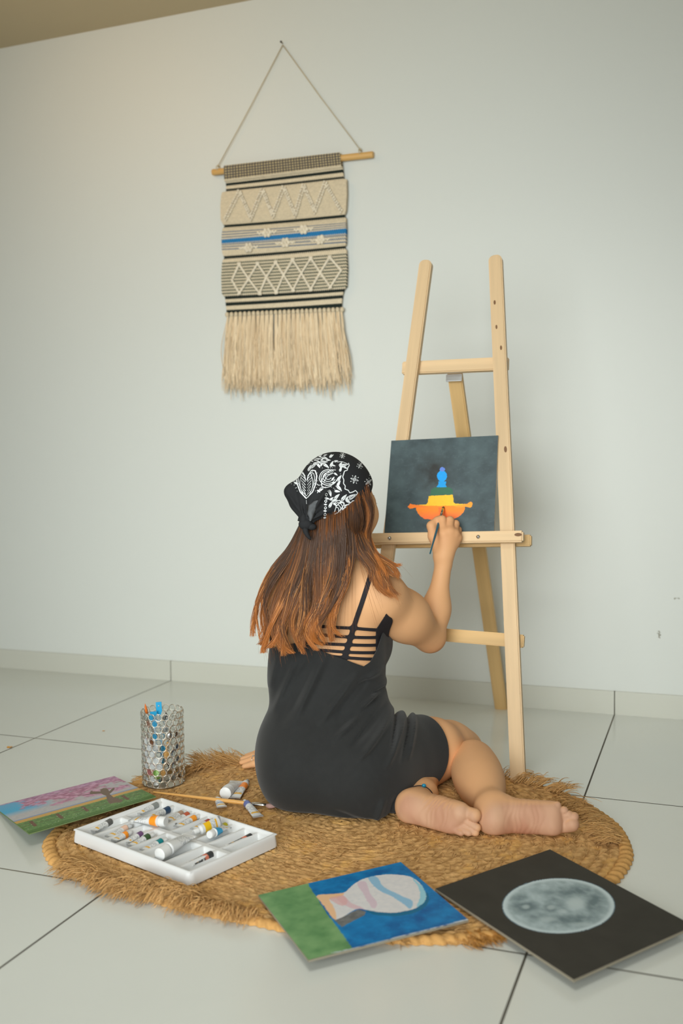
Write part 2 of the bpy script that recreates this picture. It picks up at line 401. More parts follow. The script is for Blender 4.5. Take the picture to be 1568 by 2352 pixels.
M_paint = mat('acrylic_paint', attr=True, rough=0.5, spec=0.4, bump=(700, .25, .0004))
M_paint_matte = mat('matte_paint', attr=True, rough=0.75, spec=0.25, bump=(900, .25, .0004))
M_canvas_edge = mat('canvas_edge', (196,190,176), rough=0.8)
M_board_edge = mat('board_edge', (150,142,124), rough=0.8)
def painted_board(name, corners, thick, quad, painter, label, cat, m, edge_m, n=(220,220), edge_paint=True, parts=('painted_face','board')):
    """corners A,B,C,D of the face (world), A->B is u, A->D is v; quad = the same corners in the sketch frame of painter"""
    A, B, C_, D = [np.asarray(c, float) for c in corners]
    x = hat(B-A); nz = hat(np.cross(B-A, D-A)); y = np.cross(nz, x); c0 = (A+B+C_+D)/4
    M = frame(c0, x, y, nz)
    root = empty(name, None, M=M, label=label, cat=cat)
    Mi = np.linalg.inv(M); P = ap(Mi, np.array([A,B,C_,D])); P[:,2] = 0
    u, v = np.meshgrid(np.linspace(0,1,n[0]), np.linspace(0,1,n[1]))
    V = (P[0]*((1-u)*(1-v))[...,None]+P[1]*(u*(1-v))[...,None]+P[2]*(u*v)[...,None]+P[3]*((1-u)*v)[...,None])
    Hm = homog([(0,0),(1,0),(1,1),(0,1)], quad)
    sx, sy = hmap(Hm, u, v)
    col = painter(u, v, sx, sy)
    fb = MB().grid(V, 0, col); fo = fb.build(parts[0], m, root, smooth=False)
    eb = MB(); Q = P.copy(); Q[:,2] = -.0006; Q2 = P.copy(); Q2[:,2] = -thick
    ecol = None
    eb.add(np.concatenate([Q, Q2]), np.array([(0,1,2,3),(7,6,5,4),(0,4,5,1),(1,5,6,2),(2,6,7,3),(3,7,4,0)]))
    eb.build(parts[1], edge_m, root, smooth=False)
    return root

# --- the canvas on the easel: rainbow coloured seated silhouette on a slate ground (sketch frame: crop 840,980..1260,1540 at 3.733x)
def paint_easel(u, v, x, y):
    n = fbm(u*9, v*9, 3); n2 = fbm(u*40, v*60, 9)
    c = mixc(solid(u.shape, 52,66,70), solid(u.shape, 76,94,98), (n*1.5-.3))
    c = mixc(c, solid(u.shape, 92,110,114), (n2-.60)*1.1)
    dk = np.exp(-(((x-570)/110)**2+((y-400)/130)**2))*fbm(u*14, v*14, 5)
    c = mixc(c, solid(u.shape, 38,40,38), dk*1.8)
    jx = x+6*(fbm(u*60, v*60, 1)-.5); jy = y+6*(fbm(u*60, v*60, 2)-.5)
    def P(poly, *rgb):
        nonlocal c; k = inpoly(jx, jy, poly); c[k] = lin(*rgb)*(0.94+.12*n2[k])[:,None]; return k
    # lap and arms
    P([(432,690),(434,715),(448,742),(470,765),(500,788),(560,793),(680,793),(752,790),(800,768),(836,735),(853,700),(850,680),(800,664),(500,668)], 255,140,30)
    P([(358,684),(372,672),(380,657),(400,664),(440,668),(520,664),(540,672),(520,690),(440,690),(415,692),(398,701),(375,700)], 252,132,40)
    P([(765,655),(800,660),(868,660),(886,645),(905,640),(916,652),(910,680),(898,690),(875,688),(850,684),(800,690),(740,676)], 255,160,40)
    k = inpoly(jx, jy, [(440,690),(848,690),(850,700),(836,735),(800,768),(752,790),(680,793),(500,788),(470,765),(448,742)])
    t = np.clip((y-715)/80, 0, 1)
    c[k] = mixc(c, solid(u.shape, 246,112,60), t)[k]
    k = inpoly(jx, jy, [(620,690),(680,690),(700,793),(640,793)]); c[k] = mixc(c, solid(u.shape, 250,96,40), .6*np.ones(u.shape))[k]
    # body
    P([(541,590),(746,580),(752,610),(752,640),(768,656),(860,662),(760,674),(520,676),(440,668),(520,664),(532,645),(536,620)], 252,196,40)
    P([(606,515),(695,513),(722,520),(744,535),(748,578),(541,588),(554,575),(558,540),(578,523)], 48,104,78)
    P([(622,465),(690,465),(684,490),(696,515),(606,517),(622,490)], 0,156,232)
    a = np.linspace(0, 2*PI, 24)
    P(list(zip(654+43*np.cos(a), 420+47*np.sin(a))), 0,158,238)
    P(list(zip(657+23*np.cos(a), 362+19*np.sin(a))), 96,132,214)
    return c
def fit_edge(px, py, off): # photo pixel -> plane of the front bar, off in front of it
    d = ray(px, py); o = CP + 0; t = np.dot(EP(0,0,off)-o, NE)/np.dot(d, NE); return o+t*d
cs = [fit_edge(840+a/3.733, 980+b/3.733, .0085) for a, b in ((155,945),(1097,927),(1133,75),(218,120))]
painted_board('painted_canvas', cs, .008, [(155,945),(1097,927),(1133,75),(218,120)], paint_easel,
    'dark slate canvas with a rainbow coloured seated silhouette, standing on the easel ledge', 'painting', M_paint, M_canvas_edge, n=(300,270))

# --- the three boards on the floor (sketch frame: crop 560,1920..1568,2352 at 1.5556x)
S2 = 1008/1568
def zf(q, z): return [on_z(560+a*S2, 1920+b*S2, z) for a, b in q]
def paint_bulb(u, v, x, y):
    n = fbm(u*12, v*12, 21); n2 = fbm(u*45, v*45, 25)
    c = mixc(solid(u.shape, 0,92,158), solid(u.shape, 16,132,196), n*1.8-.4)
    c = mixc(c, solid(u.shape, 20,140,205), (n2-.55)*2)
    jx = x+5*(n2-.5); jy = y+5*(n-.5)
    g = inpoly(jx, jy, [(40,205),(221,168),(300,290),(386,404),(225,450)])
    gc = mixc(solid(u.shape, 92,142,90), solid(u.shape, 128,172,116), n*1.8-.4); c[g] = gc[g]
    bulb = spl([(256,215),(310,208),(352,204),(378,182),(402,164),(440,149),(490,140),(545,139),(590,146),(622,164),(642,190),(650,216),(640,240),(614,258),(575,270),(525,276),(472,274),(428,264),(400,262),(365,282),(330,300),(318,300),(300,278),(276,244)])
    halo = inpoly(jx, jy, spl([(424,258),(470,270),(530,272),(590,262),(630,240),(650,205),(660,215),(655,242),(622,268),(575,284),(510,288),(455,282)]))
    c[halo] = lin(16,110,150)
    k = inpoly(jx, jy, bulb); w_ = mixc(solid(u.shape, 232,230,230), solid(u.shape, 214,216,220), n2); c[k] = w_[k]
    def sub(poly, rgb, f=1.0):
        nonlocal c; q = inpoly(jx, jy, spl(poly)) & k; c[q] = mixc(c, solid(u.shape, *rgb), f*np.ones(u.shape))[q]
    sub([(440,150),(470,148),(500,185),(560,215),(600,235),(590,262),(560,240),(520,215),(470,190)], (120,186,224), .8)
    sub([(600,150),(640,185),(650,210),(640,240),(615,255),(628,215),(620,180)], (130,205,226), .8)
    sub([(400,170),(430,165),(445,205),(470,240),(460,262),(440,240),(420,205)], (216,190,206), .75)
    sub([(325,205),(345,210),(380,240),(425,262),(390,262),(350,245),(325,225)], (220,180,190), .7)
    sub([(256,215),(350,205),(330,222),(300,228),(318,258),(325,300),(300,290)], (240,192,142), .9)
    sub([(300,225),(345,215),(365,235),(345,250)], (226,176,176), .7)
    s = inpoly(jx, jy, [(318,304),(335,298),(405,263),(432,272),(425,285),(345,328)]); c[s] = mixc(solid(u.shape, 96,100,102), solid(u.shape, 128,130,130), n2*1.6-.3)[s]
    e = inpoly(x, y, [(300,420),(386,402),(800,296),(805,306),(385,412)]); c[e] = mixc(c, solid(u.shape, 205,215,220), (n2-.25)*3)[e]
    return c
qb = [(230,443),(802,300),(560,93),(51,211)]
painted_board('painted_board', zf(qb, .022), .004, qb, paint_bulb,
    'blue and green painted board showing a white bulb shape, at the front rug edge', 'painting', M_paint, M_board_edge, n=(240,220))
def paint_moon(u, v, x, y):
    n = fbm(u*10, v*10, 31); n2 = fbm(u*30, v*30, 35, 3)
    c = mixc(solid(u.shape, 58,56,50), solid(u.shape, 66,64,58), n)
    uc, vc, R_ = 0.475, 0.535, 0.285
    # moon disc, measured in the sketch frame
    e = ((x-1127)/199)**2+((y-252)/98)**2
    th = .2*0
    k = e < 1
    base = mixc(solid(u.shape, 184,202,206), solid(u.shape, 160,178,182), n2*1.8-.4)
    mar = np.zeros(u.shape)
    for (mx, my, rx, ry, s) in ((1010,255,55,22,1),(1095,262,34,22,.9),(1140,205,75,22,.7),(1180,300,110,26,.9),(1255,240,42,50,.9),(1060,292,50,18,.7),(990,225,36,16,.6),(1120,240,40,60,.5),(1200,200,60,20,.8)):
        mar = np.maximum(mar, s*np.exp(-(((x-mx)/rx)**2+((y-my)/ry)**2)*1.2))
    mar = mar*(.55+.9*n2)
    base = mixc(base, solid(u.shape, 112,130,134), mar*1.15)
    for (mx, my, rx, ry, s) in ((1188,244,34,22,1),(1010,256,14,8,.7),(1100,258,16,9,.7),(1140,272,18,8,.6),(1090,300,30,9,.6),(1210,318,40,8,.5)):
        base = mixc(base, solid(u.shape, 188,204,206), s*np.exp(-(((x-mx)/rx)**2+((y-my)/ry)**2)**2))
    base = mixc(base, solid(u.shape, 200,216,220), np.clip((e-.80)/.12, 0, 1))
    c[k] = base[k]
    rim = (e >= 1) & (e < 1.035); c[rim] = lin(104,128,140)
    return c
qm = [(1178,513),(1606.8,320.6),(1093,48),(683,188)]
painted_board('moon_board', zf(qm, .020), .005, qm, paint_moon,
    'black board painted with a pale full moon, lying at the right front rug edge', 'painting', M_paint_matte, M_board_edge, n=(260,230))
# --- cherry blossom board, left (sketch frame: crop 0,1740..380,1940 at 4.126x)
S8 = 380/1568
def paint_cherry(u, v, x, y):
    n = fbm(u*14, v*14, 41); n2 = fbm(u*60, v*60, 45, 3); n3 = fbm(u*34, v*34, 48)
    t = v   # 0 grass edge .. 1 sky edge
    c = mixc(solid(u.shape, 186,186,190), solid(u.shape, 204,202,204), n2)
    sky = np.clip((.40-u)*6, 0, 1)*np.clip((t-.56)*7, 0, 1)
    c = mixc(c, solid(u.shape, 84,182,226), sky)
    c = mixc(c, solid(u.shape, 150,170,205), np.clip((t-.75)*2.5, 0, 1)*.6)
    # blossom cloud
    b = np.clip((n-.40)*4+(t-.60)*4-np.abs(np.minimum(u-.28, 0))*11, 0, 1)*np.clip((t-.50)*12+(u-.5)*2+n3*2-1, 0, 1)
    b = b*(0.45+.9*n2)
    pink = mixc(solid(u.shape, 168,102,132), solid(u.shape, 220,168,198), n3*2.2-.6)
    pink = mixc(pink, solid(u.shape, 178,160,206), np.clip((t-.82)*4, 0, .6)*n)
    c = mixc(c, pink, b*1.5)
    # hill strip, fields, grass
    k = t < .40; c[k] = mixc(solid(u.shape, 224,176,86), solid(u.shape, 206,168,96), n2)[k]
    k = (t >= .40) & (t < .425); c[k] = lin(140,160,200)
    g = mixc(solid(u.shape, 74,118,54), solid(u.shape, 118,156,86), n2*1.6-.2)
    k = t < .325+.02*(n2-.5); c[k] = g[k]
    k = t < .07; c[k] = mixc(c, solid(u.shape, 70,112,30), .7*np.ones(u.shape))[k]
    for tt in (.27, .20):
        k = (np.abs(t-tt) < .008) & (n3 > .3); c[k] = mixc(c, solid(u.shape, 110,84,58), .55*np.ones(u.shape))[k]
    for uu in (.09, .29, .49, .82):
        k = (np.abs(u-uu-(t-.2)*.05) < .013) & (t > .13) & (t < .30); c[k] = lin(116,78,56)
    w_ = (vnoise(u*150, v*110, 77) > .93) & (t < .26) & (t > .05); c[w_] = lin(214,214,196)
    # figure: brown silhouette with wide skirt and raised arms
    br = lin(122,100,80)
    fig = inpoly(x, y, [(1010,352),(1045,345),(1080,375),(1120,385),(1172,405),(1150,425),(1090,430),(1045,440),(1022,408)])
    fig |= inpoly(x, y, [(955,300),(985,286),(1010,288),(1030,300),(1040,318),(1060,300),(1072,285),(1090,284),(1088,300),(1060,330),(1035,352),(1010,360),(985,352),(960,335)])
    fig |= inpoly(x, y, [(860,325),(870,312),(888,318),(955,318),(965,338),(900,344),(860,345)])
    c[fig] = br*(.9+.2*n2[fig])[:,None]
    tw = np.abs(y-(345+(860-x)*.12)) < 2.0; tw &= (x < 865) & (x > 740); c[tw] = lin(110,80,72)
    return c
qc = [(275,722),(1478,370),(1080,168),(-58,467)]
zc = [.034, .040, .014, .004]
painted_board('cherry_board', [on_z(a*S8, 1740+b*S8, z) for (a, b), z in zip(qc, zc)], .003, qc, paint_cherry,
    'painted board of pink blossom above green grass, lying at the left rug edge', 'painting', M_paint, mat('green_board_edge', (112,132,84), rough=.8), n=(330,240))
# ================================================================ implicit surface tools
def smin(a, b, k):
    h = np.maximum(k - np.abs(a-b), 0)/k
    return np.minimum(a, b) - h*h*k*.25
def smax(a, b, k): return -smin(-a, -b, k)
def seg(P, a, b, r1, r2):
    a = np.asarray(a, np.float32); b = np.asarray(b, np.float32); ab = b-a
    q = P-a; t = np.clip((q @ ab)/np.dot(ab, ab), 0, 1)
    return np.sqrt(((q - t[:, None]*ab)**2).sum(1)) - (r1+(r2-r1)*t)
def ell(P, c, R, r):
    """R: 3x3 columns axes"""
    q = (P - np.asarray(c, np.float32)) @ np.asarray(R, np.float32); r = np.asarray(r, np.float32)
    k0 = np.sqrt(((q/r)**2).sum(1)); k1 = np.sqrt(((q/(r*r))**2).sum(1))
    return k0*(k0-1)/(k1+1e-9)
def chain(P, pts, k=.008):
    d = None
    for (a, ra), (b, rb) in zip(pts[:-1], pts[1:]):
        e = seg(P, a, b, ra, rb); d = e if d is None else smin(d, e, k)
    return d
def bounded(P, c, r, fn):
    d0 = np.sqrt(((P-np.asarray(c, np.float32))**2).sum(1)) - r
    out = d0 + .03
    k = d0 < .03
    if k.any(): out[k] = fn(P[k])
    return out
def surf(fn, lo, hi, h, B=8, proj=2, lip=1.0):
    lo = np.asarray(lo, float); hi = np.asarray(hi, float)
    nb = np.ceil((hi-lo)/h/B).astype(int); n = nb*B
    ax = [lo[i]+h*(np.arange(nb[i])*B+(B-1)/2) for i in range(3)]
    C = np.stack(np.meshgrid(*ax, indexing='ij'), -1).reshape(-1, 3).astype(np.float32)
    dc = fn(C).reshape(nb)
    D = np.repeat(np.repeat(np.repeat(dc, B, 0), B, 1), B, 2).astype(np.float32)
    act = np.argwhere(np.abs(dc) < (B*h*.87*1.25+h)*lip)
    off = np.stack(np.meshgrid(*[np.arange(B)]*3, indexing='ij'), -1).reshape(-1, 3)
    for s in range(0, len(act), 700):
        I = (act[s:s+700, None]*B + off[None]).reshape(-1, 3)
        D[I[:,0], I[:,1], I[:,2]] = fn((lo + I*h).astype(np.float32))
    S = D < 0
    def sh(A, i, j, k): return A[i:A.shape[0]-1+i, j:A.shape[1]-1+j, k:A.shape[2]-1+k]
    cnt = np.zeros(tuple(n-1), np.int8)
    for i in (0,1):
        for j in (0,1):
            for k in (0,1): cnt += sh(S, i, j, k)
    cells = np.argwhere((cnt > 0) & (cnt < 8))
    idx = -np.ones(tuple(n-1), np.int64); idx[cells[:,0], cells[:,1], cells[:,2]] = np.arange(len(cells))
    acc = np.zeros((len(cells), 3)); num = np.zeros(len(cells))
    cor = [(i,j,k) for i in (0,1) for j in (0,1) for k in (0,1)]
    val = {c: D[cells[:,0]+c[0], cells[:,1]+c[1], cells[:,2]+c[2]] for c in cor}
    for a in cor:
        for axn in range(3):
            if a[axn]: continue
            b = list(a); b[axn] = 1; b = tuple(b)
            va, vb = val[a], val[b]; m = (va < 0) != (vb < 0)
            t = va[m]/(va[m]-vb[m]); p = np.tile(np.array(a, float), (m.sum(), 1)); p[:, axn] += t
            acc[m] += p; num[m] += 1
    V = lo + h*(cells + acc/num[:, None])
    Fs = []
    for axn in range(3):
        sl0 = [slice(None)]*3; sl1 = [slice(None)]*3; sl0[axn] = slice(0, -1); sl1[axn] = slice(1, None)
        E = S[tuple(sl0)] != S[tuple(sl1)]
        e = np.argwhere(E); o = [(axn+1) % 3, (axn+2) % 3]
        e = e[(e[:, o[0]] > 0) & (e[:, o[1]] > 0) & (e[:, o[0]] < n[o[0]]-1) & (e[:, o[1]] < n[o[1]]-1)]
        q = []
        for da, db in ((-1,-1),(0,-1),(0,0),(-1,0)):
            c = e.copy(); c[:, o[0]] += da; c[:, o[1]] += db; q.append(idx[c[:,0], c[:,1], c[:,2]])
        q = np.stack(q, 1); ins = S[e[:,0], e[:,1], e[:,2]]
        q[~ins] = q[~ins][:, ::-1]; Fs.append(q)
    F = np.concatenate(Fs)
    for _ in range(proj):
        d, g = grad(fn, V, h*.5); st = np.clip(d, -h, h)[:, None]*g; V = V - st
    return V, F
def grad(fn, V, e=.001):
    V32 = V.astype(np.float32); d = fn(V32); g = np.zeros((len(V), 3))
    for i in range(3):
        o = np.zeros(3, np.float32); o[i] = e
        g[:, i] = fn(V32+o) - fn(V32-o)
    g /= np.linalg.norm(g, axis=1)[:, None] + 1e-9
    return d.astype(float), g
def clip_mesh(V, F, f):
    """keep the part of the mesh with f<0, cutting the faces along f=0"""
    T_ = np.concatenate([F[:, [0,1,2]], F[:, [0,2,3]]]) if F.shape[1] == 4 else F
    ins = f < 0
    k = ins[T_].sum(1)
    out = [T_[k == 3]]; newV = []; cache = {}
    base = len(V); W = list()
    def cut(a, b):
        key = (min(a,b), max(a,b))
        if key not in cache:
            t = f[a]/(f[a]-f[b]); cache[key] = base+len(W); W.append(V[a]+(V[b]-V[a])*t)
        return cache[key]
    extra = []
    for t in T_[k == 1]:
        j = int(np.argmax(ins[t])); a, b, c = t[j], t[(j+1)%3], t[(j+2)%3]
        extra.append((a, cut(a,b), cut(a,c)))
    for t in T_[k == 2]:
        j = int(np.argmin(ins[t])); a, b, c = t[j], t[(j+1)%3], t[(j+2)%3]
        ab, ac = cut(a,b), cut(a,c); extra.append((ab, b, c)); extra.append((ab, c, ac))
    if extra: out.append(np.array(extra))
    VV = np.concatenate([V, np.array(W).reshape(-1, 3)]); FF = np.concatenate(out)
    u, inv = np.unique(FF, return_inverse=True)
    return VV[u], inv.reshape(FF.shape)
def shell(V, F, N, th):
    """open surface -> closed thin shell (outer V, inner V - th*N)"""
    n = len(V); Vi = V - th*N
    e = np.concatenate([F[:, [0,1]], F[:, [1,2]], F[:, [2,0]]]); key = np.sort(e, 1)
    _, inv, c = np.unique(key[:,0]*np.int64(n)+key[:,1], return_inverse=True, return_counts=True)
    be = e[c[inv] == 1]
    Q = np.stack([be[:,1], be[:,0], be[:,0]+n, be[:,1]+n], 1)
    return np.concatenate([V, Vi]), [F, F[:, ::-1]+n, Q]

# ================================================================ the painter
RC = np.stack([CR, CW, CU], 1)     # lateral, depth, up
def Z5(a, b, d): return at(840+a*.26786, 980+b*.26786, d)
def Z3(a, b, d): return at(880+a*.36990, 1560+b*.36990, d)
f32 = np.float32
# head frame
HA = math.radians(46)
HF = hat(CW*math.cos(HA)+CR*math.sin(HA)-CU*.06); HR = hat(np.cross(HF, CU)); HU = np.cross(HR, HF)
HC = at(771, 1137, 2.375)
RH = np.stack([HR, HF, HU], 1)
def HP(r, f, u): return HC + HR*r + HF*f + HU*u
# brush line
tip_dir = ray(1018.5, 1163)
BT = CP + tip_dir*(np.dot(EP(0,0,.0095)-CP, NE)/np.dot(tip_dir, NE))
BE = Z5(549, 1092, 2.447)

def hand_right(P):
    D = 2.555
    W_ = Z5(664, 1112, 2.557)
    m = [Z5(668,918,2.546), Z5(716,902,2.547), Z5(758,916,2.553), Z5(784,950,2.563)]
    rr = [.0128,.0128,.0122,.0112]
    d = seg(P, Z5(664,1180,2.557), W_, .0215, .0215)
    for q, r in zip(m, rr): d = smin(d, seg(P, W_, q, .019, r), .014)
    d = smin(d, seg(P, Z5(640,1030,2.572), Z5(745,990,2.575), .017, .015), .018)      # palm pad
    F = [[(m[0],.0125),(Z5(654,797,2.566),.0105),(Z5(636,792,2.592),.0088),(Z5(634,806,2.612),.0078)],
         [(m[1],.0125),(Z5(720,805,2.570),.0105),(Z5(702,828,2.598),.009),(Z5(672,846,2.602),.008)],
         [(m[2],.0118),(Z5(768,834,2.577),.0098),(Z5(750,866,2.602),.0085),(Z5(722,884,2.602),.0078)],
         [(m[3],.0108),(Z5(790,884,2.588),.0088),(Z5(776,912,2.606),.0078),(Z5(752,930,2.604),.007)]]
    fd = None
    for c in F:
        e = chain(P, c, .005); fd = e if fd is None else smin(fd, e, .0025)
    d = smin(d, fd, .006)
    th = chain(P, [(Z5(628,1040,2.566),.017),(Z5(580,940,2.562),.0135),(Z5(562,850,2.566),.0112),(Z5(607,800,2.572),.0088)], .008)
    return smin(d, th, .009)
LW = on_z(642, 1742, .04)
def hand_left(P):
    m = [on_z(606,1757,.026), on_z(604,1748,.028), on_z(606,1741,.028), on_z(611,1735,.027)]
    t = [on_z(561,1761,.0185), on_z(555,1752,.019), on_z(557,1744,.019), on_z(566,1737,.0185)]
    d = None
    for q in m:
        e = seg(P, LW, q, .02, .0115); d = e if d is None else smin(d, e, .014)
    fd = None
    for a, b in zip(m, t):
        mid = (a+b)/2 + np.array([0,0,.006])
        e = chain(P, [(a,.0105),(mid,.009),(b,.0072)], .004); fd = e if fd is None else smin(fd, e, .002)
    d = smin(d, fd, .006)
    th = chain(P, [(LW+np.array([0,.02,-.006]),.015),(on_z(622,1728,.022),.0115),(on_z(600,1726,.019),.009)], .006)
    return smin(d, th, .008)
def creases(P, a, b):
    ax = (b-a).astype(f32); L_ = float(np.linalg.norm(ax)); ax = ax/L_; q = P-a.astype(f32)
    u = q@ax; sd = np.cross(CW, ax).astype(f32); v = q@sd
    w_ = np.clip(u/.02, 0, 1)*np.clip((L_-u)/.015, 0, 1)*np.clip(-(q@CW.astype(f32))*0+1, 0, 1)
    return (.00042*np.sin(u*(2*PI/.011)+v*70+2.4*np.sin(v*110+u*60)+1.5*np.sin(u*170))*w_).astype(f32)
def foot_right(P):
    d = ell(P, at(1131,1882,2.128), RC, (.033,.036,.034))
    d = smin(d, seg(P, at(1138,1868,2.135), at(1268,1862,2.118), .026, .0185), .02)
    d = smin(d, seg(P, at(1138,1893,2.132), at(1205,1893,2.128), .026, .020), .02)
    d = smin(d, seg(P, at(1205,1893,2.128), at(1266,1897,2.112), .020, .0235), .02)
    d = smin(d, seg(P, at(1140,1862,2.165), at(1255,1880,2.135), .029, .024), .035)
    toes = [((1282,1902,2.118),(1313,1893,2.106),.0150,.0150),((1278,1886,2.115),(1318,1876,2.108),.0100,.0098),((1276,1877,2.116),(1306,1872,2.110),.0098,.0092),
            ((1272,1866,2.118),(1295,1862,2.112),.0092,.0088),((1264,1856,2.12),(1279,1850,2.115),.0088,.0084)]
    td = None
    for a, b, r1, r2 in toes:
        e = seg(P, at(*a), at(*b), r1*.90, r2*1.04); td = e if td is None else smin(td, e, .0006)
    d = smin(d, td, .0035)
    return d + creases(P, at(1150,1880,2.1), at(1262,1880,2.1))
def foot_left(P):
    d = ell(P, at(940,1852,2.205), RC, (.032,.036,.0345))
    d = smin(d, seg(P, at(948,1866,2.195), at(1036,1899,2.128), .027, .0195), .02)
    d = smin(d, seg(P, at(948,1846,2.205), at(1005,1858,2.165), .027, .020), .02)
    d = smin(d, seg(P, at(1005,1858,2.165), at(1056,1868,2.128), .020, .0235), .02)
    d = smin(d, seg(P, at(966,1845,2.232), at(1040,1872,2.155), .027, .024), .03)
    toes = [((1066,1864,2.128),(1089,1873,2.112),.0145,.0145),((1060,1882,2.12),(1095,1901,2.104),.0092,.0086),((1056,1890,2.12),(1091,1914,2.103),.009,.0082),
            ((1048,1898,2.12),(1076,1914,2.103),.0088,.0078),((1036,1903,2.12),(1058,1914,2.106),.0088,.0076)]
    td = None
    for a, b, r1, r2 in toes:
        e = seg(P, at(*a), at(*b), r1*.90, r2*1.04); td = e if td is None else smin(td, e, .0006)
    d = smin(d, td, .0035)
    return d + creases(P, at(958,1856,2.16), at(1040,1886,2.12))
def torso_core(P):
    d = ell(P, at(752,1432,2.405), RC, (.135,.088,.17))
    d = smin(d, ell(P, at(752,1362,2.40), RC, (.150,.07,.075)), .05)
    d = smin(d, ell(P, at(762,1575,2.41), RC, (.120,.09,.15)), .06)
    d = smin(d, seg(P, at(730,1440,2.46), at(800,1440,2.46), .06, .06), .05)
    return d
def hips_core(P):
    d = ell(P, at(757,1690,2.385), RC, (.148,.115,.12))
    d = smin(d, ell(P, at(694,1748,2.36), RC, (.102,.145,.122)), .05)
    d = smin(d, ell(P, at(838,1762,2.345), RC, (.105,.145,.110)), .05)
    return d
KR = at(1062, 1721, 2.60)
def thigh_right(P): return chain(P, [(at(862,1738,2.37),.086),(at(990,1722,2.475),.0745),(at(1030,1719,2.565),.0660),(KR,.0535)], .03)
sh_a = hat(at(1129,1856,2.175)-at(1086,1748,2.47)); sh_x = hat(np.cross(sh_a, CU)); RS = np.stack([sh_x, sh_a, np.cross(sh_x, sh_a)], 1)
def shin_right(P):
    d = seg(P, at(1086,1748,2.455), at(1129,1856,2.175), .0465, .0355)
    return smin(d, ell(P, at(1096,1783,2.372), RS, (.0575,.14,.0575)), .04)
def legs_left(P):
    d = chain(P, [(at(690,1740,2.38),.085),(at(850,1745,2.52),.075),(at(985,1742,2.63),.056)], .02)
    return smin(d, chain(P, [(at(985,1742,2.63),.052),(at(974,1774,2.46),.038),(at(970,1826,2.31),.030),(at(958,1846,2.225),.028)], .03), .02)
SR = at(878, 1372, 2.375)
def arm_right(P):
    d = chain(P, [(SR,.0585),(at(930,1416,2.45),.0535),(at(987,1462,2.535),.0415)], .05)
    f = chain(P, [(at(986,1462,2.535),.038),(at(1001,1400,2.55),.0275),(Z5(664,1180,2.557),.0212)], .05)
    return smin(d, f, .012)
def arm_left(P):
    d = chain(P, [(at(655,1374,2.40),.050),(at(655,1460,2.47),.042),(at(660,1560,2.55),.037)], .02)
    return smin(d, chain(P, [(at(660,1560,2.55),.037),(at(655,1640,2.58),.034),(LW,.024)], .02), .015)
def head(P):
    d = ell(P, HC, RH, (.075,.094,.095))
    d = smin(d, ell(P, HP(0,.046,-.055), RH, (.063,.058,.068)), .04)          # face
    d = smin(d, seg(P, HP(-.020,.062,-.108), HP(.020,.062,-.108), .020, .020), .04)  # chin
    for s in (-1, 1):
        d = smin(d, ell(P, HP(s*.044,.064,-.046), RH, (.026,.026,.030)), .025)   # cheek
        d = smin(d, ell(P, HP(s*.076,-.004,-.035), RH, (.010,.020,.030)), .012)  # ear
        d = smin(d, seg(P, HP(s*.018,.090,-.010), HP(s*.042,.078,-.008), .009, .008), .014)  # brow
    d = smin(d, chain(P, [(HP(0,.094,-.018),.008),(HP(0,.108,-.048),.0105)], .006), .014)
    for s in (-1, 1): d = smin(d, ell(P, HP(s*.011,.100,-.053), RH, (.009,.010,.008)), .008)
    d = smin(d, seg(P, HP(-.018,.086,-.077), HP(.018,.086,-.077), .0065, .0065), .008)
    d = smin(d, seg(P, HP(-.014,.084,-.087), HP(.014,.084,-.087), .0075, .0075), .008)
    for s in (-1, 1): d = smax(d, -ell(P, HP(s*.031,.094,-.022), RH, (.015,.012,.009)), .010)
    return d
def body(P, crease=0):
    P = P.astype(f32, copy=False)
    t = torso_core(P)
    nk = chain(P, [(at(768,1305,2.40),.058),(at(770,1215,2.385),.050)], .02)
    t = smin(t, seg(P, at(766,1292,2.40), at(672,1350,2.405), .045, .044), .05)
    t = smin(t, seg(P, at(770,1292,2.40), SR, .045, .048), .05)
    t = smin(t, nk, .05)
    t = smin(t, bounded(P, HC, .17, head), .025)
    t = smin(t, hips_core(P), .07)
    t = smin(t, arm_left(P), .03)
    # soft spine groove and shoulder blade on the bare back
    t = smin(t, arm_right(P), .030)
    t = smin(t, bounded(P, Z5(670,940,2.57), .085, hand_right), .008)
    t = smin(t, bounded(P, LW, .15, hand_left), .008)
    l = smin(thigh_right(P), t, .03)
    l2 = smin(legs_left(P), l, .02)
    sr = smin(shin_right(P), bounded(P, at(1210,1885,2.13), .17, foot_right), .035)
    sl_ = bounded(P, at(1010,1880,2.15), .17, foot_left)
    l2 = smin(l2, sl_, .020)
    if crease: return l2 if crease == 1 else sr
    d = np.minimum(l2, sr)
    return smax(d, (.0115 - P[:, 2]), .01)
import time as _t
_t0 = _t.time()
bV, bF = surf(body, (-.93,-.50,.006), (.06,.42,1.03), .0025)
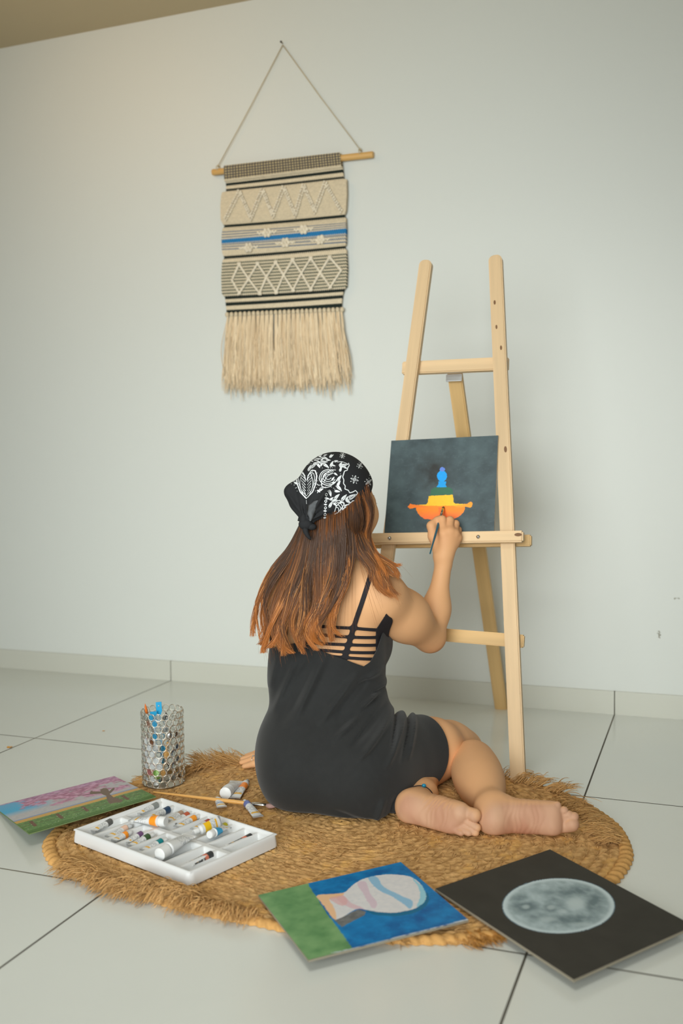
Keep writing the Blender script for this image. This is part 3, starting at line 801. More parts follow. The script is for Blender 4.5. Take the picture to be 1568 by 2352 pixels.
# the fold between thigh and calf: put the nearest vertices exactly on the line where both surfaces meet
for it_ in range(6):
    a_ = body(bV.astype(f32), 1).astype(float); b_ = body(bV.astype(f32), 2).astype(float)
    if it_ == 0: kf = np.where((np.abs(a_-b_) < .0023) & (np.abs(np.minimum(a_, b_)) < .003))[0]
    Vk = bV[kf]; f1, g1 = grad(lambda q: body(q, 1), Vk, .0008); f2, g2 = grad(lambda q: body(q, 2), Vk, .0008)
    c_ = (g1*g2).sum(1); den = np.maximum(1-c_*c_, .05)
    l1 = (-f1+c_*f2)/den; l2_ = (-f2+c_*f1)/den
    st_ = l1[:, None]*g1+l2_[:, None]*g2; n_ = np.linalg.norm(st_, axis=1)[:, None]
    bV[kf] = Vk+st_*np.minimum(1, .0025/(n_+1e-9))
print('body', len(bV), _t.time()-_t0)
def skin_color(V):
    base = np.tile(lin(224,172,125), (len(V), 1))
    def near(c, r): return np.clip(1-np.linalg.norm(V-c, axis=1)/r, 0, 1)
    n = fbm(V[:,0]*18+V[:,2]*7, V[:,1]*18-V[:,2]*11, 61)
    base = base*(.95+.10*n)[:,None]
    _, N = grad(body, V, .002)
    face = np.clip(-(N @ CW)*1.5-.3, 0, 1)
    sole = np.zeros(len(V))
    for a, b in (((1131,1882,2.128),(1290,1882,2.115)), ((940,1852,2.205),(1060,1885,2.125))):
        sole = np.maximum(sole, np.clip(1.6-seg(V.astype(f32), at(*a), at(*b), .03, .03)/.012, 0, 1))
    sole = sole*np.clip(face*1.4, .25, 1)
    pink = mixc(np.tile(lin(202,160,130), (len(V),1)), np.tile(lin(176,124,98), (len(V),1)), np.clip(n*2-.7, 0, 1))
    base = mixc(base, pink, sole)
    base = mixc(base, np.tile(lin(206,146,104), (len(V),1)), near(Z5(670,900,2.57), .07)*.7)
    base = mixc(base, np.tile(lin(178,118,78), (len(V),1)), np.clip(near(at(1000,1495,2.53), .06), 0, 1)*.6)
    lip = np.clip(1-np.linalg.norm((V-HP(0,.092,-.082))/np.array([.024,.024,.012]), axis=1), 0, 1)
    base = mixc(base, np.tile(lin(168,84,78), (len(V),1)), np.clip(lip*3, 0, 1))
    return base
M_skin = mat('skin', attr=True, rough=0.58, spec=0.26, sss=0.0, bump=(420, .08, .0006))
person = empty('person', tuple(np.append(on_z(770, 1835, 0)[:2], 0)), label='barefoot woman sitting on the jute rug in a black slip dress, painting at the easel', cat='person')
PO = np.array(person.location)
person.name = 'person'
def pbuild(mb, name, mats, parent=None, **kw):
    for i in range(len(mb.v)): mb.v[i] = mb.v[i] - PO
    return mb.build(name, mats, parent or person, **kw)
body_o = pbuild(MB().add(bV, bF, 0, skin_color(bV)), 'body', M_skin, angle=math.radians(38))

# ---------------------------------------------------------------- slip dress
M_dress = mat('black_dress_cloth', (43,44,44), rough=0.85, spec=0.25, sheen=0.15, bump=(1500, .35, .0006, (1,1,.25)), noise=(60,.08))
def LU(V, d0=2.31):  # lateral / height position on the back, as seen from the painter's back, in target pixels at d0
    q = V-CP; return 784+(q@CR)*FPX/d0, 1176-(q@CU)*FPX/d0
def dress_core(P):
    t = torso_core(P) - .0085
    t = smin(t, ell(P, at(876,1474,2.45), RC, (.028,.05,.055)), .02)
    h = hips_core(P) - .009
    h = smin(h, seg(P, at(800,1790,2.29), at(912,1768,2.395), .095, .072), .06)
    h = smin(h, ell(P, at(852,1842,2.262), RC, (.055,.05,.05)), .04)
    d = smin(t, h, .06)
    th = thigh_right(P) - .0085
    d = smin(d, th, .05)
    d = smin(d, chain(P, [(at(690,1740,2.38),.085),(at(850,1745,2.52),.075),(at(985,1742,2.63),.056)], .02)-.006, .03)
    return smin(d, ell(P, at(655,1548,2.42), RC, (.042,.06,.085)), .03)
def dress(P):
    P = P.astype(f32, copy=False)
    d = dress_core(P)
    # folds: pulled from the waist towards the right thigh, and down the back
    q = P-CP.astype(f32); x = 784+(q@CR.astype(f32))*FPX/2.3; y = 1176-(q@CU.astype(f32))*FPX/2.3
    def fold(a, b, amp, wid, sgn=1):
        a = np.array(a, f32); b = np.array(b, f32); ab = b-a; L2 = float(ab@ab)
        t = ((x-a[0])*ab[0]+(y-a[1])*ab[1])/L2; e = ((x-a[0])*ab[1]-(y-a[1])*ab[0])/math.sqrt(L2)
        w_ = np.exp(-(e/(wid*.8))**2)*np.clip(np.minimum(t, 1-t)*3.2, 0, 1)
        return sgn*amp*1.9*w_
    bump = fold((900,1572),(760,1690), .0085, 9) + fold((893,1590),(775,1668), -.0085, 8) + fold((905,1640),(815,1725), .0075, 9) + fold((893,1622),(800,1705), -.0065, 8)
    bump += fold((945,1640),(880,1745), .0065, 9) + fold((925,1625),(893,1715), -.0075, 6) + fold((968,1650),(935,1740), .005, 7) + fold((958,1645),(915,1740), -.005, 6)
    bump += fold((750,1500),(672,1660), .0065, 12) + fold((724,1500),(640,1670), -.0065, 12) + fold((690,1495),(620,1650), .004, 10) + fold((830,1540),(730,1660), .0065, 11) + fold((856,1548),(770,1650), -.0065, 9)
    bump += fold((888,1545),(820,1570), .005, 8) + fold((889,1589),(850,1602), -.007, 5) + fold((640,1500),(612,1600), .004, 12)
    bump += fold((700,1866),(860,1876), .004, 7) + fold((880,1800),(855,1880), .006, 9) + fold((905,1800),(885,1870), -.005, 8) + fold((760,1830),(860,1868), -.003, 8)
    d = d - bump.astype(f32)
    und = smin(torso_core(P), hips_core(P), .07) - .0032
    d = smin(d, smin(und, thigh_right(P)-.0035, .03), .004)
    return smax(d, (.0125 - P[:, 2]), .012)
_t0 = _t.time()
dV, dF = surf(dress, (-.80,-.44,.006), (.0,.32,.80), .0036)
print('dress', len(dV), _t.time()-_t0)
lx, ly = LU(dV)
dep = (dV-CP) @ CW
neck = np.interp(lx, [560,622,650,690,742,800,836,852,868,884,893,920], [1490,1496,1485,1476,1496,1518,1533,1524,1498,1456,1432,1430])
fr_neck = np.interp(lx, [560,640,760,860,905], [1420,1418,1440,1428,1446])
bl = np.clip((dep-2.40)/.03, 0, 1)
nk_ = neck*(1-bl)+fr_neck*bl
thA = hat(KR-at(862,1735,2.37))
hemP = at(968,1722,2.452)
f_d = np.maximum((nk_-ly)*.001, (dV-hemP)@thA)
dV, dF = clip_mesh(dV, dF, f_d)
_, dN = grad(dress, dV, .002)
sV, sF = shell(dV, dF, dN, .0022)
dress_o = pbuild(MB().add(sV, sF), 'slip_dress', M_dress)
# hem stitch line
# ---------------------------------------------------------------- bralette straps on the back (cut from an offset of the skin)
def body_off(P): return body(P) - f32(.0028)
oV, oF = surf(body_off, (-.80,-.34,.29), (-.26,.10,.76), .0021)
ox, oy = LU(oV)
zx, zy = (ox-600)/.22959, (oy-1020)/.22959      # 4.3556x crop frame
def band(pts, w):
    d = None
    for (a, b), (c, e) in zip(pts[:-1], pts[1:]):
        dx, dy = c-a, e-b; t = np.clip(((zx-a)*dx+(zy-b)*dy)/(dx*dx+dy*dy), 0, 1)
        q = np.hypot(zx-a-t*dx, zy-b-t*dy)-w; d = q if d is None else np.minimum(d, q)
    return d
br = band([(1105,1200),(1098,1300),(1010,1575),(925,1840)], 23)
br = smin(br, band([(925,1840),(895,1940),(850,2080),(832,2150)], 25), 20)
for pts in ([(420,1810),(585,1826),(925,1848),(1180,1888)], [(420,1895),(600,1910),(885,1936),(1180,1962)], [(420,1985),(640,2000),(870,2012),(1180,2040)],
            [(420,2060),(640,2066),(845,2085),(1150,2112)], [(500,2130),(700,2126),(845,2140),(1120,2175)]):
    br = smin(br, band(pts, 15), 22)
br = np.minimum(br, np.maximum(1158-zx, np.maximum(1880-zy-(zx-1158)*1.9, zy-2330)))     # side panel
br = np.maximum(br, np.maximum(zx-1330, 430-zx))
br = np.maximum(br, zy-2300)
odep = (oV-CP)@CW
br = np.maximum(br, (odep-2.415)*4000)
_, oN0 = grad(body, oV, .002)
strapL = np.maximum(np.maximum(np.abs(zx-(250-(zy-1300)*.09))-52, 1180-zy), np.maximum(zy-2250, (odep-2.42)*4000))
M_bra = mat('black_jersey', (40,37,40), rough=0.75, spec=0.3, bump=(1200, .2, .0004))
# skin folds of arm are not part of the back
armd = np.minimum(arm_right(oV.astype(f32))+.004, .02)
br = np.maximum(br, -(armd-.012)*4000)
for nm, fld in (('bralette', br), ('dress_strap', strapL)):
    cV, cF = clip_mesh(oV, oF, fld)
    _, cN = grad(body, cV, .002); s2V, s2F = shell(cV, cF, cN, .0022)
    pbuild(MB().add(s2V, s2F), nm, M_bra if nm == 'bralette' else M_dress)
# ================================================================ bandana
BK = at(704, 1192, 2.300)
bA, bB, bC = at(705,1204,2.29), at(803,1189,2.285), at(855,1113,2.37)
bn = hat(np.cross(bB-bA, bC-bA)); bn = bn if bn[2] < 0 else -bn
def bandana(P):
    P = P.astype(f32, copy=False)
    d = ell(P, HC+HU*.003, RH, (.0835,.1025,.101))
    d = smin(d, seg(P, at(708,1186,2.310), at(670,1130,2.345), .016, .019), .035)
    d = smin(d, seg(P, at(706,1190,2.300), at(735,1150,2.300), .014, .02), .03)
    q = P-CP.astype(f32); x = 784+(q@CR.astype(f32))*FPX/2.29; y = 1176-(q@CU.astype(f32))*FPX/2.29
    kx, ky = 702, 1200
    ph = np.arctan2(y-ky, x-kx); r = np.hypot(x-kx, y-ky)
    w_ = np.exp(-((r-28)/52)**2)*np.clip(r/14, 0, 1)
    b = .0022*np.sin(ph*13+1.0)*w_ + .0012*np.sin(ph*23)*w_
    def fold(a, bb, amp, wid):
        a = np.array(a, f32); bb = np.array(bb, f32); ab = bb-a; L2 = float(ab@ab)
        t = ((x-a[0])*ab[0]+(y-a[1])*ab[1])/L2; e = ((x-a[0])*ab[1]-(y-a[1])*ab[0])/math.sqrt(L2)
        return amp*np.exp(-(e/wid)**2)*np.clip(np.minimum(t, 1-t)*3, 0, 1)
    b += fold((700,1190),(708,1078), -.004, 4) + fold((716,1176),(768,1098), .0045, 5) + fold((724,1180),(780,1106), -.004, 5)
    b += fold((690,1180),(650,1120), .005, 5) + fold((694,1172),(668,1105), -.005, 6) + fold((774,1048),(768,1085), -.003, 4) + fold((735,1192),(835,1150), .0015, 6)
    return (d - b.astype(f32))*.8
hV, hF = surf(bandana, tuple(HC-.145), tuple(HC+.145), .0026)
fb_ = (hV-bA)@bn - .002*np.sin(hV[:,0]*90)
hV, hF = clip_mesh(hV, hF, fb_)
_, hN = grad(bandana, hV, .002)
sV, sF = shell(hV, hF, hN, .0015)
M_band = mat('bandana_cotton', (40,41,43), rough=0.85, spec=0.25, bump=(1600, .25, .0004))
M_print = mat('bandana_print', (226,230,232), rough=0.9, spec=0.2)
bd = MB().add(sV, sF, 0)
bvh = BVHTree.FromPolygons([tuple(v) for v in hV], [tuple(int(i) for i in f) for f in hF])
def onband(zx_, zy_):
    px, py = 600+zx_*.22959, 1020+zy_*.22959
    d = ray(px, py); h = bvh.ray_cast(Vector(CP), Vector(d/np.linalg.norm(d)))
    return (np.array(h[0]), np.array(h[1])) if h[0] is not None else None
def stroke(pts, w=3.2, closed=False):
    """pts in the 4.3556x crop frame; resampled and laid on the cloth as a printed ribbon"""
    pts = np.asarray(pts, float)
    if closed: pts = np.vstack([pts, pts[:1]])
    sl_ = np.concatenate([[0], np.cumsum(np.hypot(*np.diff(pts, axis=0).T))]); n = max(2, int(sl_[-1]/7)+1)
    t = np.linspace(0, sl_[-1], n); P2 = np.stack([np.interp(t, sl_, pts[:,0]), np.interp(t, sl_, pts[:,1])], 1)
    run = []
    def flush():
        if len(run) > 1:
            P = np.array([r[0] for r in run]); N = np.array([r[1] for r in run]); T_ = np.gradient(P, axis=0)
            T_ /= np.linalg.norm(T_, axis=1)[:, None]+1e-9; S = np.cross(T_, N); hw = w*.22959/FPX*2.28
            bd.grid(np.stack([P+N*.0007-S*hw, P+N*.0007+S*hw], 1), 1)
        run.clear()
    for a, b in P2:
        h = onband(a, b)
        if h is None or h[1] @ ray(784,1176) > -.12: flush()
        elif run and np.linalg.norm(run[-1][0]-h[0]) > .01: flush(); run.append(h)
        else: run.append(h)
    flush()
def rotp(pts, cx, cy, s, an):
    c, sn = math.cos(an), math.sin(an); return [(cx+s*(a*c-b*sn), cy+s*(a*sn+b*c)) for a, b in pts]
TD = [(math.sin(a)*.5*math.sin(a/2)**1.3, -math.cos(a)) for a in np.linspace(0, 2*PI, 26)]     # tear drop, point at -1... round at +1
def paisley(cx, cy, s, an, rings=(1,.62), w=3, fill=True):
    bend = lambda q, k: [(a+.35*k*(1-b)**2*.25, b) for a, b in q]
    for r in rings: stroke(rotp(bend([(a*r, b*r+.15*(1-r)) for a, b in TD], 1), cx, cy, s, an), w)
    if fill: stroke(rotp([(0,.55),(.02,.1),(.05,-.2)], cx, cy, s, an), w*1.2)
def dots(pts, r=4.5):
    for a, b in pts: stroke([(a-r*.7,b),(a+r*.7,b)], r*.7)
def flower(cx, cy, s, an=0):
    for k in range(4): stroke(rotp([(x_*.45, -.55+y_*.4) for x_, y_ in TD], cx, cy, s, an+k*PI/2), 3)
    for k in range(4): stroke(rotp([(.55,-.55),(.75,-.75)], cx, cy, s, an+k*PI/2), 4)
    stroke(rotp([(math.cos(a)*.2, math.sin(a)*.2) for a in np.linspace(0,2*PI,9)], cx, cy, s, an), 3)
# two large leaves left and right of the centre fold
for sx_ in (-1, 1):
    L_ = [(452,545),(452+sx_*62,480),(452+sx_*92,400),(452+sx_*104,320),(452+sx_*88,268),(452+sx_*52,262),(452+sx_*20,310),(452+sx_*8,360)]
    stroke(L_, 6); stroke([(452+(a-452)*.80, 404+(b-404)*.82) for a, b in L_], 3)
    for k in range(7):
        y0 = 500-k*30; stroke([(452+sx_*10, y0),(452+sx_*(26+6*k*.6), y0-34)], 3)
        stroke([(452+sx_*(30+4*k), y0-30),(452+sx_*(36+4*k), y0-50)], 3)
    dots([(452+sx_*(66+k*8), 470-k*36) for k in range(6)])
stroke([(452,560),(455,600)], 4)
# spiral paisley
for r in (1, .8, .58, .34): stroke([(668+85*r*math.cos(a)*(1.05 if a < PI else 1), 335+78*r*math.sin(a)-10*(1-r)) for a in np.linspace(.3, 5.4, 30)], 4 if r == 1 else 3)
stroke([(745,262),(700,258),(640,300),(600,370),(605,420)], 4); stroke([(720,290),(660,320),(625,380)], 3)
for a, b, s, an in ((775,340,34,.4),(770,392,30,.3),(782,440,34,2.2),(690,490,34,2.6),(752,522,34,.6),(822,532,38,.5),(905,520,52,.9),(870,572,28,1.9),
                    (620,178,40,1.3),(650,215,32,2),(560,150,34,1.2),(640,140,30,1.7),(520,215,36,.8),(700,200,30,.2),(820,210,42,1.1),(790,250,26,.2),(690,600,34,.3),(730,560,28,1.2),
                    (855,640,30,1.5),(880,690,28,1.3),(842,690,26,1.8),(760,470,26,1.5),(575,215,26,2.4),(480,240,30,.2),(395,260,32,.4),(440,170,26,1.0),(350,330,34,.5),(375,290,24,.8)):
    paisley(a, b, s, an)
for a, b, s, an in ((715,345,20,.4),(722,385,18,1),(745,300,20,2),(700,545,22,.7),(665,545,18,1.6),(735,600,22,2.1),(800,580,20,1.2),(850,545,22,.2),(880,600,20,1.1),(905,630,20,.4),(820,655,22,2.4),(845,610,18,.9),(800,715,20,.2),(770,735,18,1.4),(845,720,20,.8),
    (600,205,22,.4),(575,180,20,1.9),(540,190,22,1.1),(610,150,20,.6),(670,160,22,1.4),(690,120,18,.3),(640,110,18,1),(590,125,20,2),(545,125,18,.5),(500,165,22,1.8),(470,195,20,.9),(430,210,22,.3),(410,180,18,1.3),(380,205,20,.6),(390,240,18,2.2),(355,250,22,1),(330,275,18,.2),(310,330,20,1.5),(325,365,18,.7),(345,390,18,2),(745,170,22,1.2),(790,200,24,.4),(840,235,22,1.9),(800,225,18,.9),(725,215,18,1.7),(600,455,22,.9),(575,470,18,2)):
    paisley(a, b, s, an, rings=(1,.55), w=2.6)
for k in range(14): stroke([(560+k*11, 400+8*math.sin(k*.9)+k*1.2),(566+k*11, 408+8*math.sin(k*.9+.6))], 3)
for sx_ in (-1, 1):
    stroke([(452+sx_*(14+92*math.sin(q)*.55), 540-q*95) for q in np.linspace(.05, 2.6, 16)], 3)
    dots([(452+sx_*(112-abs(k-3)*7), 470-k*34) for k in range(7)], 4)
for r in (1, .78, .54, .3): stroke([(775+80*r*math.cos(a)*.75-28*(1-r), 660+95*r*math.sin(a)) for a in np.linspace(-2.3, 1.9, 26)], 3.6)
stroke([(700,760),(735,700),(770,680),(830,600),(822,580),(790,582),(748,620),(730,680)], 4); stroke([(690,740),(720,720),(740,690)], 3)
stroke([(870,190),(878,215),(862,240),(858,262),(830,272),(822,300),(812,330),(824,360),(820,395),(838,418),(834,450),(868,462),(882,488),(912,480),(940,464),(960,486),(952,520),(945,552),(925,568),(912,566),(896,584),(898,612),(888,640),(910,655),(906,678),(920,690)], 5)
stroke([(760,182),(800,176),(840,190),(870,205)], 4)
stroke([(600,420),(640,440),(690,424),(706,400)], 4); stroke([(560,490),(590,440),(650,430)], 3)
for k in range(9):
    a, b = 648-k*2.0, 505+k*33
    if k % 2: stroke([(a-15,b),(a,b-5),(a+15,b),(a,b+5)], 4, True)
    else: stroke([(a+11*math.cos(q), b+13*math.sin(q)) for q in np.linspace(0,2*PI,10)], 3.6)
    dots([(a,b+17)], 4)
stroke([(610,778),(660,772),(720,764),(800,752),(870,722),(920,700)], 3.5)
for k in range(12): paisley(640+k*24, 745-k*k*.35-k*1.0, 14, .6+k*.4, rings=(1,), w=2.6, fill=False)
dots([(720,440),(734,452),(700,430),(790,300),(745,420),(705,540),(780,560),(660,470),(610,240),(585,180),(735,240),(712,238),(690,240),(668,244),(440,225),(500,200),(545,185),(300,400),(330,410),(345,440),(800,470)])
flower(985,215,34,.5); flower(930,355,44,.3); flower(1070,380,40,.9); flower(1010,575,38,.1); flower(1100,300,26,.2); flower(810,118,28,.3)
for a, b, s in ((330,235,26),(300,300,24),(420,130,28),(500,120,26),(700,120,24),(600,105,20),(340,300,20)): paisley(a, b, s, .7)
band_o = pbuild(bd, 'bandana', [M_band, M_print])
# knot with two tails and a folded ear of cloth
kb = MB()
def cloth_tube(mb, pts, rad, flat=.45, n=12):
    P = np.array(pts); k0 = mb.n; mb.tube(P, rad, n)
kb.ball(at(702,1204,2.288), (.017,.013,.013), 18, 12, M=RC); kb.ball(at(716,1210,2.287), (.011,.010,.008), 16, 10, M=RC); kb.ball(at(697,1195,2.287), (.009,.009,.016), 16, 10, M=RC)
kb.tube([at(700,1208,2.288), at(702,1222,2.284), at(706,1230,2.283), at(711,1236,2.285), at(713,1240,2.287)], [.008,.0062,.0046,.0038,.001], 10)
pbuild(kb, 'bandana_knot', M_band, band_o)
eb_ = MB()
def leaf(cx, pts_l, pts_r, mid, d0, d1):
    L_ = np.array([at(a, b, d0) for a, b in pts_l]); R_ = np.array([at(a, b, d0) for a, b in pts_r]); M_ = np.array([at(a, b, d1) for a, b in mid])
    G = np.stack([L_, .5*(L_+M_)-CW*.003, M_, .5*(R_+M_)-CW*.003, R_, .5*(R_+M_)+CW*.004, M_+CW*.006, .5*(L_+M_)+CW*.004], 1)
    eb_.grid(G, 0, None, wrap=True)
leaf(0, [(711,1197),(703,1181),(706,1161),(718,1151),(732,1148)], [(715,1197),(724,1183),(732,1163),(734,1153),(734,1149)], [(712,1197),(713,1178),(719,1162),(727,1153),(733,1148)], 2.282, 2.271)
pbuild(eb_, 'bandana_tail', mat('bandana_reverse', (92,95,98), rough=.9, noise=(90,.35)), band_o)

# ================================================================ hair
G = [[(690,1200,2.37),(662,1255,2.36),(622,1305,2.355),(605,1365,2.34),(607,1415,2.33),(597,1462,2.33)],
     [(697,1190,2.335),(672,1275,2.33),(636,1345,2.31),(613,1405,2.30),(618,1462,2.295),(634,1520,2.29)],
     [(712,1186,2.315),(694,1288,2.305),(668,1368,2.285),(644,1436,2.28),(650,1508,2.28)],
     [(733,1180,2.305),(722,1300,2.295),(706,1380,2.28),(690,1445,2.275),(702,1500,2.275)],
     [(763,1170,2.30),(760,1300,2.295),(747,1388,2.28),(726,1448,2.275),(748,1500,2.275)],
     [(790,1168,2.295),(798,1265,2.30),(791,1335,2.285),(769,1408,2.28),(752,1480,2.275)],
     [(814,1150,2.30),(824,1238,2.31),(838,1288,2.305),(862,1330,2.295),(888,1386,2.285)],
     [(820,1130,2.32),(832,1215,2.335),(858,1274,2.325),(893,1318,2.30),(914,1384,2.29)],
     [(826,1112,2.35),(835,1195,2.36),(856,1258,2.345),(898,1292,2.33),(912,1302,2.325)]]
KK = 22; tt = np.linspace(0, 1, KK)
def cr(pts):
    p = np.array([at(*q) for q in pts]); s_ = np.linspace(0, 1, len(p)); e = np.vstack([2*p[0]-p[1], p, 2*p[-1]-p[-2]])
    out = []
    for t in tt:
        f = min(t*(len(p)-1), len(p)-1-1e-6); i = int(f); x = f-i; a, b, c, d = e[i:i+4]
        out.append(.5*((2*b)+(-a+c)*x+(2*a-5*b+4*c-d)*x*x+(-a+3*b-3*c+d)*x**3))
    return np.array(out)
GC = np.array([cr(g) for g in G])          # 9,KK,3
def gint(s):    # s: S,KK -> S,KK,3
    s = np.clip(s, 0, 8-1e-6); i = s.astype(int); f = (s-i)[..., None]; k = np.arange(KK)[None]
    return GC[i, k]*(1-f)+GC[i+1, k]*f
def hair_field(P): return np.minimum(body(P), dress(P))
def pushout(P, target):
    S, K, _ = P.shape; Q = P.reshape(-1, 3).copy(); tg = np.broadcast_to(target, (S, K)).ravel()
    for _ in range(2):
        d, g = grad(hair_field, Q, .004); m = np.clip(tg-d, 0, .05); Q += g*m[:, None]
    return Q.reshape(S, K, 3)
S_ = 9000
NL = 34
lc = np.sort(rng.uniform(0, 8, NL)); lc = lc[(lc < 5.15) | (lc > 5.85)]; lc = np.append(lc, [.05, .3, 7.95, 7.7]); NL = len(lc)
l_len = rng.uniform(.86, 1.10, NL); l_len[lc < 1.6] = rng.uniform(.94, 1.10, (lc < 1.6).sum()); l_ph = rng.uniform(0, 2*PI, NL); l_am = rng.uniform(.006, .017, NL)
l_cu = np.clip(rng.normal(0, .9, NL), -1.5, 1.5) + np.where(lc < 2.2, -.3, np.where(lc < 5.5, .5, .9)); l_cu = np.clip(l_cu, -1.5, 1.8)
l_dr = rng.normal(0, .42, NL); l_dr[lc < .8] = np.abs(l_dr[lc < .8])*.6; l_dr[(lc > 4.2) & (lc < 5.2)] = -np.abs(l_dr[(lc > 4.2) & (lc < 5.2)]); l_dr[(lc > 5.8) & (lc < 6.6)] = np.abs(l_dr[(lc > 5.8) & (lc < 6.6)])*.6
l_sw = rng.normal(-.010, .016, NL)*(lc < 5); l_lay = rng.uniform(0, 1, NL); l_col = rng.normal(.03, .24, NL); l_fr = rng.uniform(1.0, 1.7, NL)
def make_strands(S_, layer, spread, rads, dark):
    s0 = rng.uniform(0, 8, S_)
    li = np.abs((s0+rng.normal(0,.14,S_))[:, None]-lc[None]).argmin(1)
    ctr = lc[li]
    conv = np.clip((tt-.15)/.80, 0, 1)**1.0
    sm = s0[:, None]*(1-conv*spread) + (ctr+l_dr[li])[:, None]*conv*spread + rng.normal(0, .03, (S_,1))*(1-conv) + rng.normal(0,.075,(S_,1))*conv*np.clip(1.25-tt,.25,1)
    g5 = (sm > 5.1) & (sm < 5.9); k_ = np.clip(tt*2.2-.35, 0, 1)[None]*np.ones((S_,1))
    sm = np.where(g5, np.where(ctr[:, None] < 5.5, sm+(np.minimum(sm,5.12)-sm)*k_, sm+(np.maximum(sm,5.88)-sm)*k_), sm)
    P = gint(sm)
    ln = np.clip(l_len[li]-np.abs(s0-ctr)*.55-np.abs(rng.normal(0, .06, S_)), .45, 1.05); ln = np.minimum(ln, 1.0)
    tk = tt[None]*ln[:, None]
    idx = tk*(KK-1); i0 = np.minimum(idx.astype(int), KK-2); fr = (idx-i0)[..., None]
    ar = np.arange(S_)[:, None]; P = P[ar, i0]*(1-fr)+P[ar, i0+1]*fr
    am = l_am[li][:, None]*tk**1.2*(1+.25*rng.normal(0,1,(S_,1)))
    wv = np.sin(2*PI*tk*l_fr[li][:, None]+l_ph[li][:, None]+rng.normal(0,.18,(S_,1)))
    P = P + CR*(wv*am)[..., None] - CW*(np.abs(np.cos(2*PI*tk*1.2+l_ph[li][:, None]))*am*.6)[..., None]
    P = P + CR*(l_sw[li][:, None]*(tk**2.2)*np.sin(tk*PI*.75))[..., None]
    cu = np.clip(tk-.74, 0, 1)/.26
    P = P + CR*((l_cu[li]*rng.uniform(.5,1.2,S_))[:, None]*.013*cu**2)[..., None] + CU*(.012*cu**2.2*np.abs(l_cu[li])[:, None])[..., None]
    P = P + rng.normal(0, .0010, (S_,1,3))*tt[None,:,None]
    prof_ = np.interp(tt, [0,.08,.2,.6,1], [.002,.004,.011,.014,.008])
    lay = np.clip(.72*l_lay[li]+.28*rng.uniform(0,1,S_), 0, 1)*layer
    P = pushout(P, .0025 + lay[:, None]*prof_[None]*1.9)
    for _ in range(2): P[:, 1:-1] = .25*P[:, :-2]+.5*P[:, 1:-1]+.25*P[:, 2:]
    rad = np.interp(tt, [0,.65,1], rads)[None]*rng.uniform(.75,1.25,(S_,1))
    r0 = rng.uniform(0,1,S_)
    tc = np.clip(tk**1.3*1.10+l_col[li][:, None]+(r0-.5)[:, None]*.42-.02+np.clip(1.3-s0,0,1)[:, None]*.10+np.clip(s0-6,0,1)[:, None]*.16-dark, 0, 1)
    hc = np.where(tc[..., None] < .5, root+(midc-root)*(tc*2)[..., None], midc+(tipc-midc)*((tc-.5)*2)[..., None])
    hc = mixc(hc, np.broadcast_to(gold, hc.shape), np.clip((r0-.86)*9, 0, .8)[:, None]*np.clip(tk*2-.2, 0, 1))
    return P, rad, hc
root = lin(68,47,34); midc = lin(124,78,44); tipc = lin(190,116,54); gold = lin(216,150,86)
M_hair = mat('brown_copper_hair', attr=True, rough=0.45, spec=0.4)
hb = MB()
P, rad, hc = make_strands(3200, .35, .75, [.0013,.0010,.0004], .20); hb.strands(P, rad, 4, 0, hc)
P, rad, hc = make_strands(S_, 1.0, .90, [.00040,.00036,.00010], 0); hb.strands(P, rad, 3, 0, hc)
hair_o = pbuild(hb, 'hair', M_hair)
# flyaway strands
S2_ = 150; s1 = rng.uniform(0, 8, S2_); P = gint(np.repeat(s1[:, None], KK, 1)); P = P + (rng.normal(0,1,(S2_,1,3))*np.array([.014,.006,.010]))*(tt**1.2)[None,:,None] + CR*(np.where(s1<3,-1,.8)*rng.uniform(0,.016,S2_))[:,None,None]*(tt**2)[None,:,None]
P = pushout(P, .006+.010*rng.uniform(0,1,(S2_,1)))
for _ in range(3): P[:, 1:-1] = .25*P[:, :-2]+.5*P[:, 1:-1]+.25*P[:, 2:]
pbuild(MB().strands(P, np.interp(tt,[0,1],[.00026,.00010])[None]*np.ones((S2_,1)), 3, 0, np.broadcast_to(lin(150,90,44), P.shape)), 'loose_hair', M_hair, hair_o)

# ---------------------------------------------------------------- eyes, brows, lashes
M_eye = mat('eye_white', (232,226,218), rough=0.15); M_iris = mat('iris_brown', (44,26,18), rough=0.1)
M_lash = mat('lash', (28,22,20), rough=0.7)
for s in (-1, 1):
    e = MB(); c = HP(s*.031,.0805,-.022); e.ball(c, .0115, 20, 14)
    e.ball(c+HF*.0064, .0060, 14, 8, 1); pbuild(e, 'eye', [M_eye, M_iris])
    lb_ = []; 
    for k in range(12):
        a = (k-5.5)/5.5; o = HP(s*.031+a*.0125, .0905-.004*a*a, -.0165-.003*a*a)
        lb_.append([o, o+HF*.006+HU*.002+HR*a*.002, o+HF*.0095+HU*.006+HR*a*.004])
    pbuild(MB().strands(np.array(lb_), np.array([.00045,.00035,.00012])[None], 4), 'eyelashes', M_lash)
    br_ = [HP(s*.016,.0965,-.003), HP(s*.030,.0945,.004), HP(s*.044,.084,.003), HP(s*.052,.074,-.003)]
    pbuild(MB().tube(np.array(br_), [.002,.003,.0024,.0008], 8), 'eyebrow', M_lash)

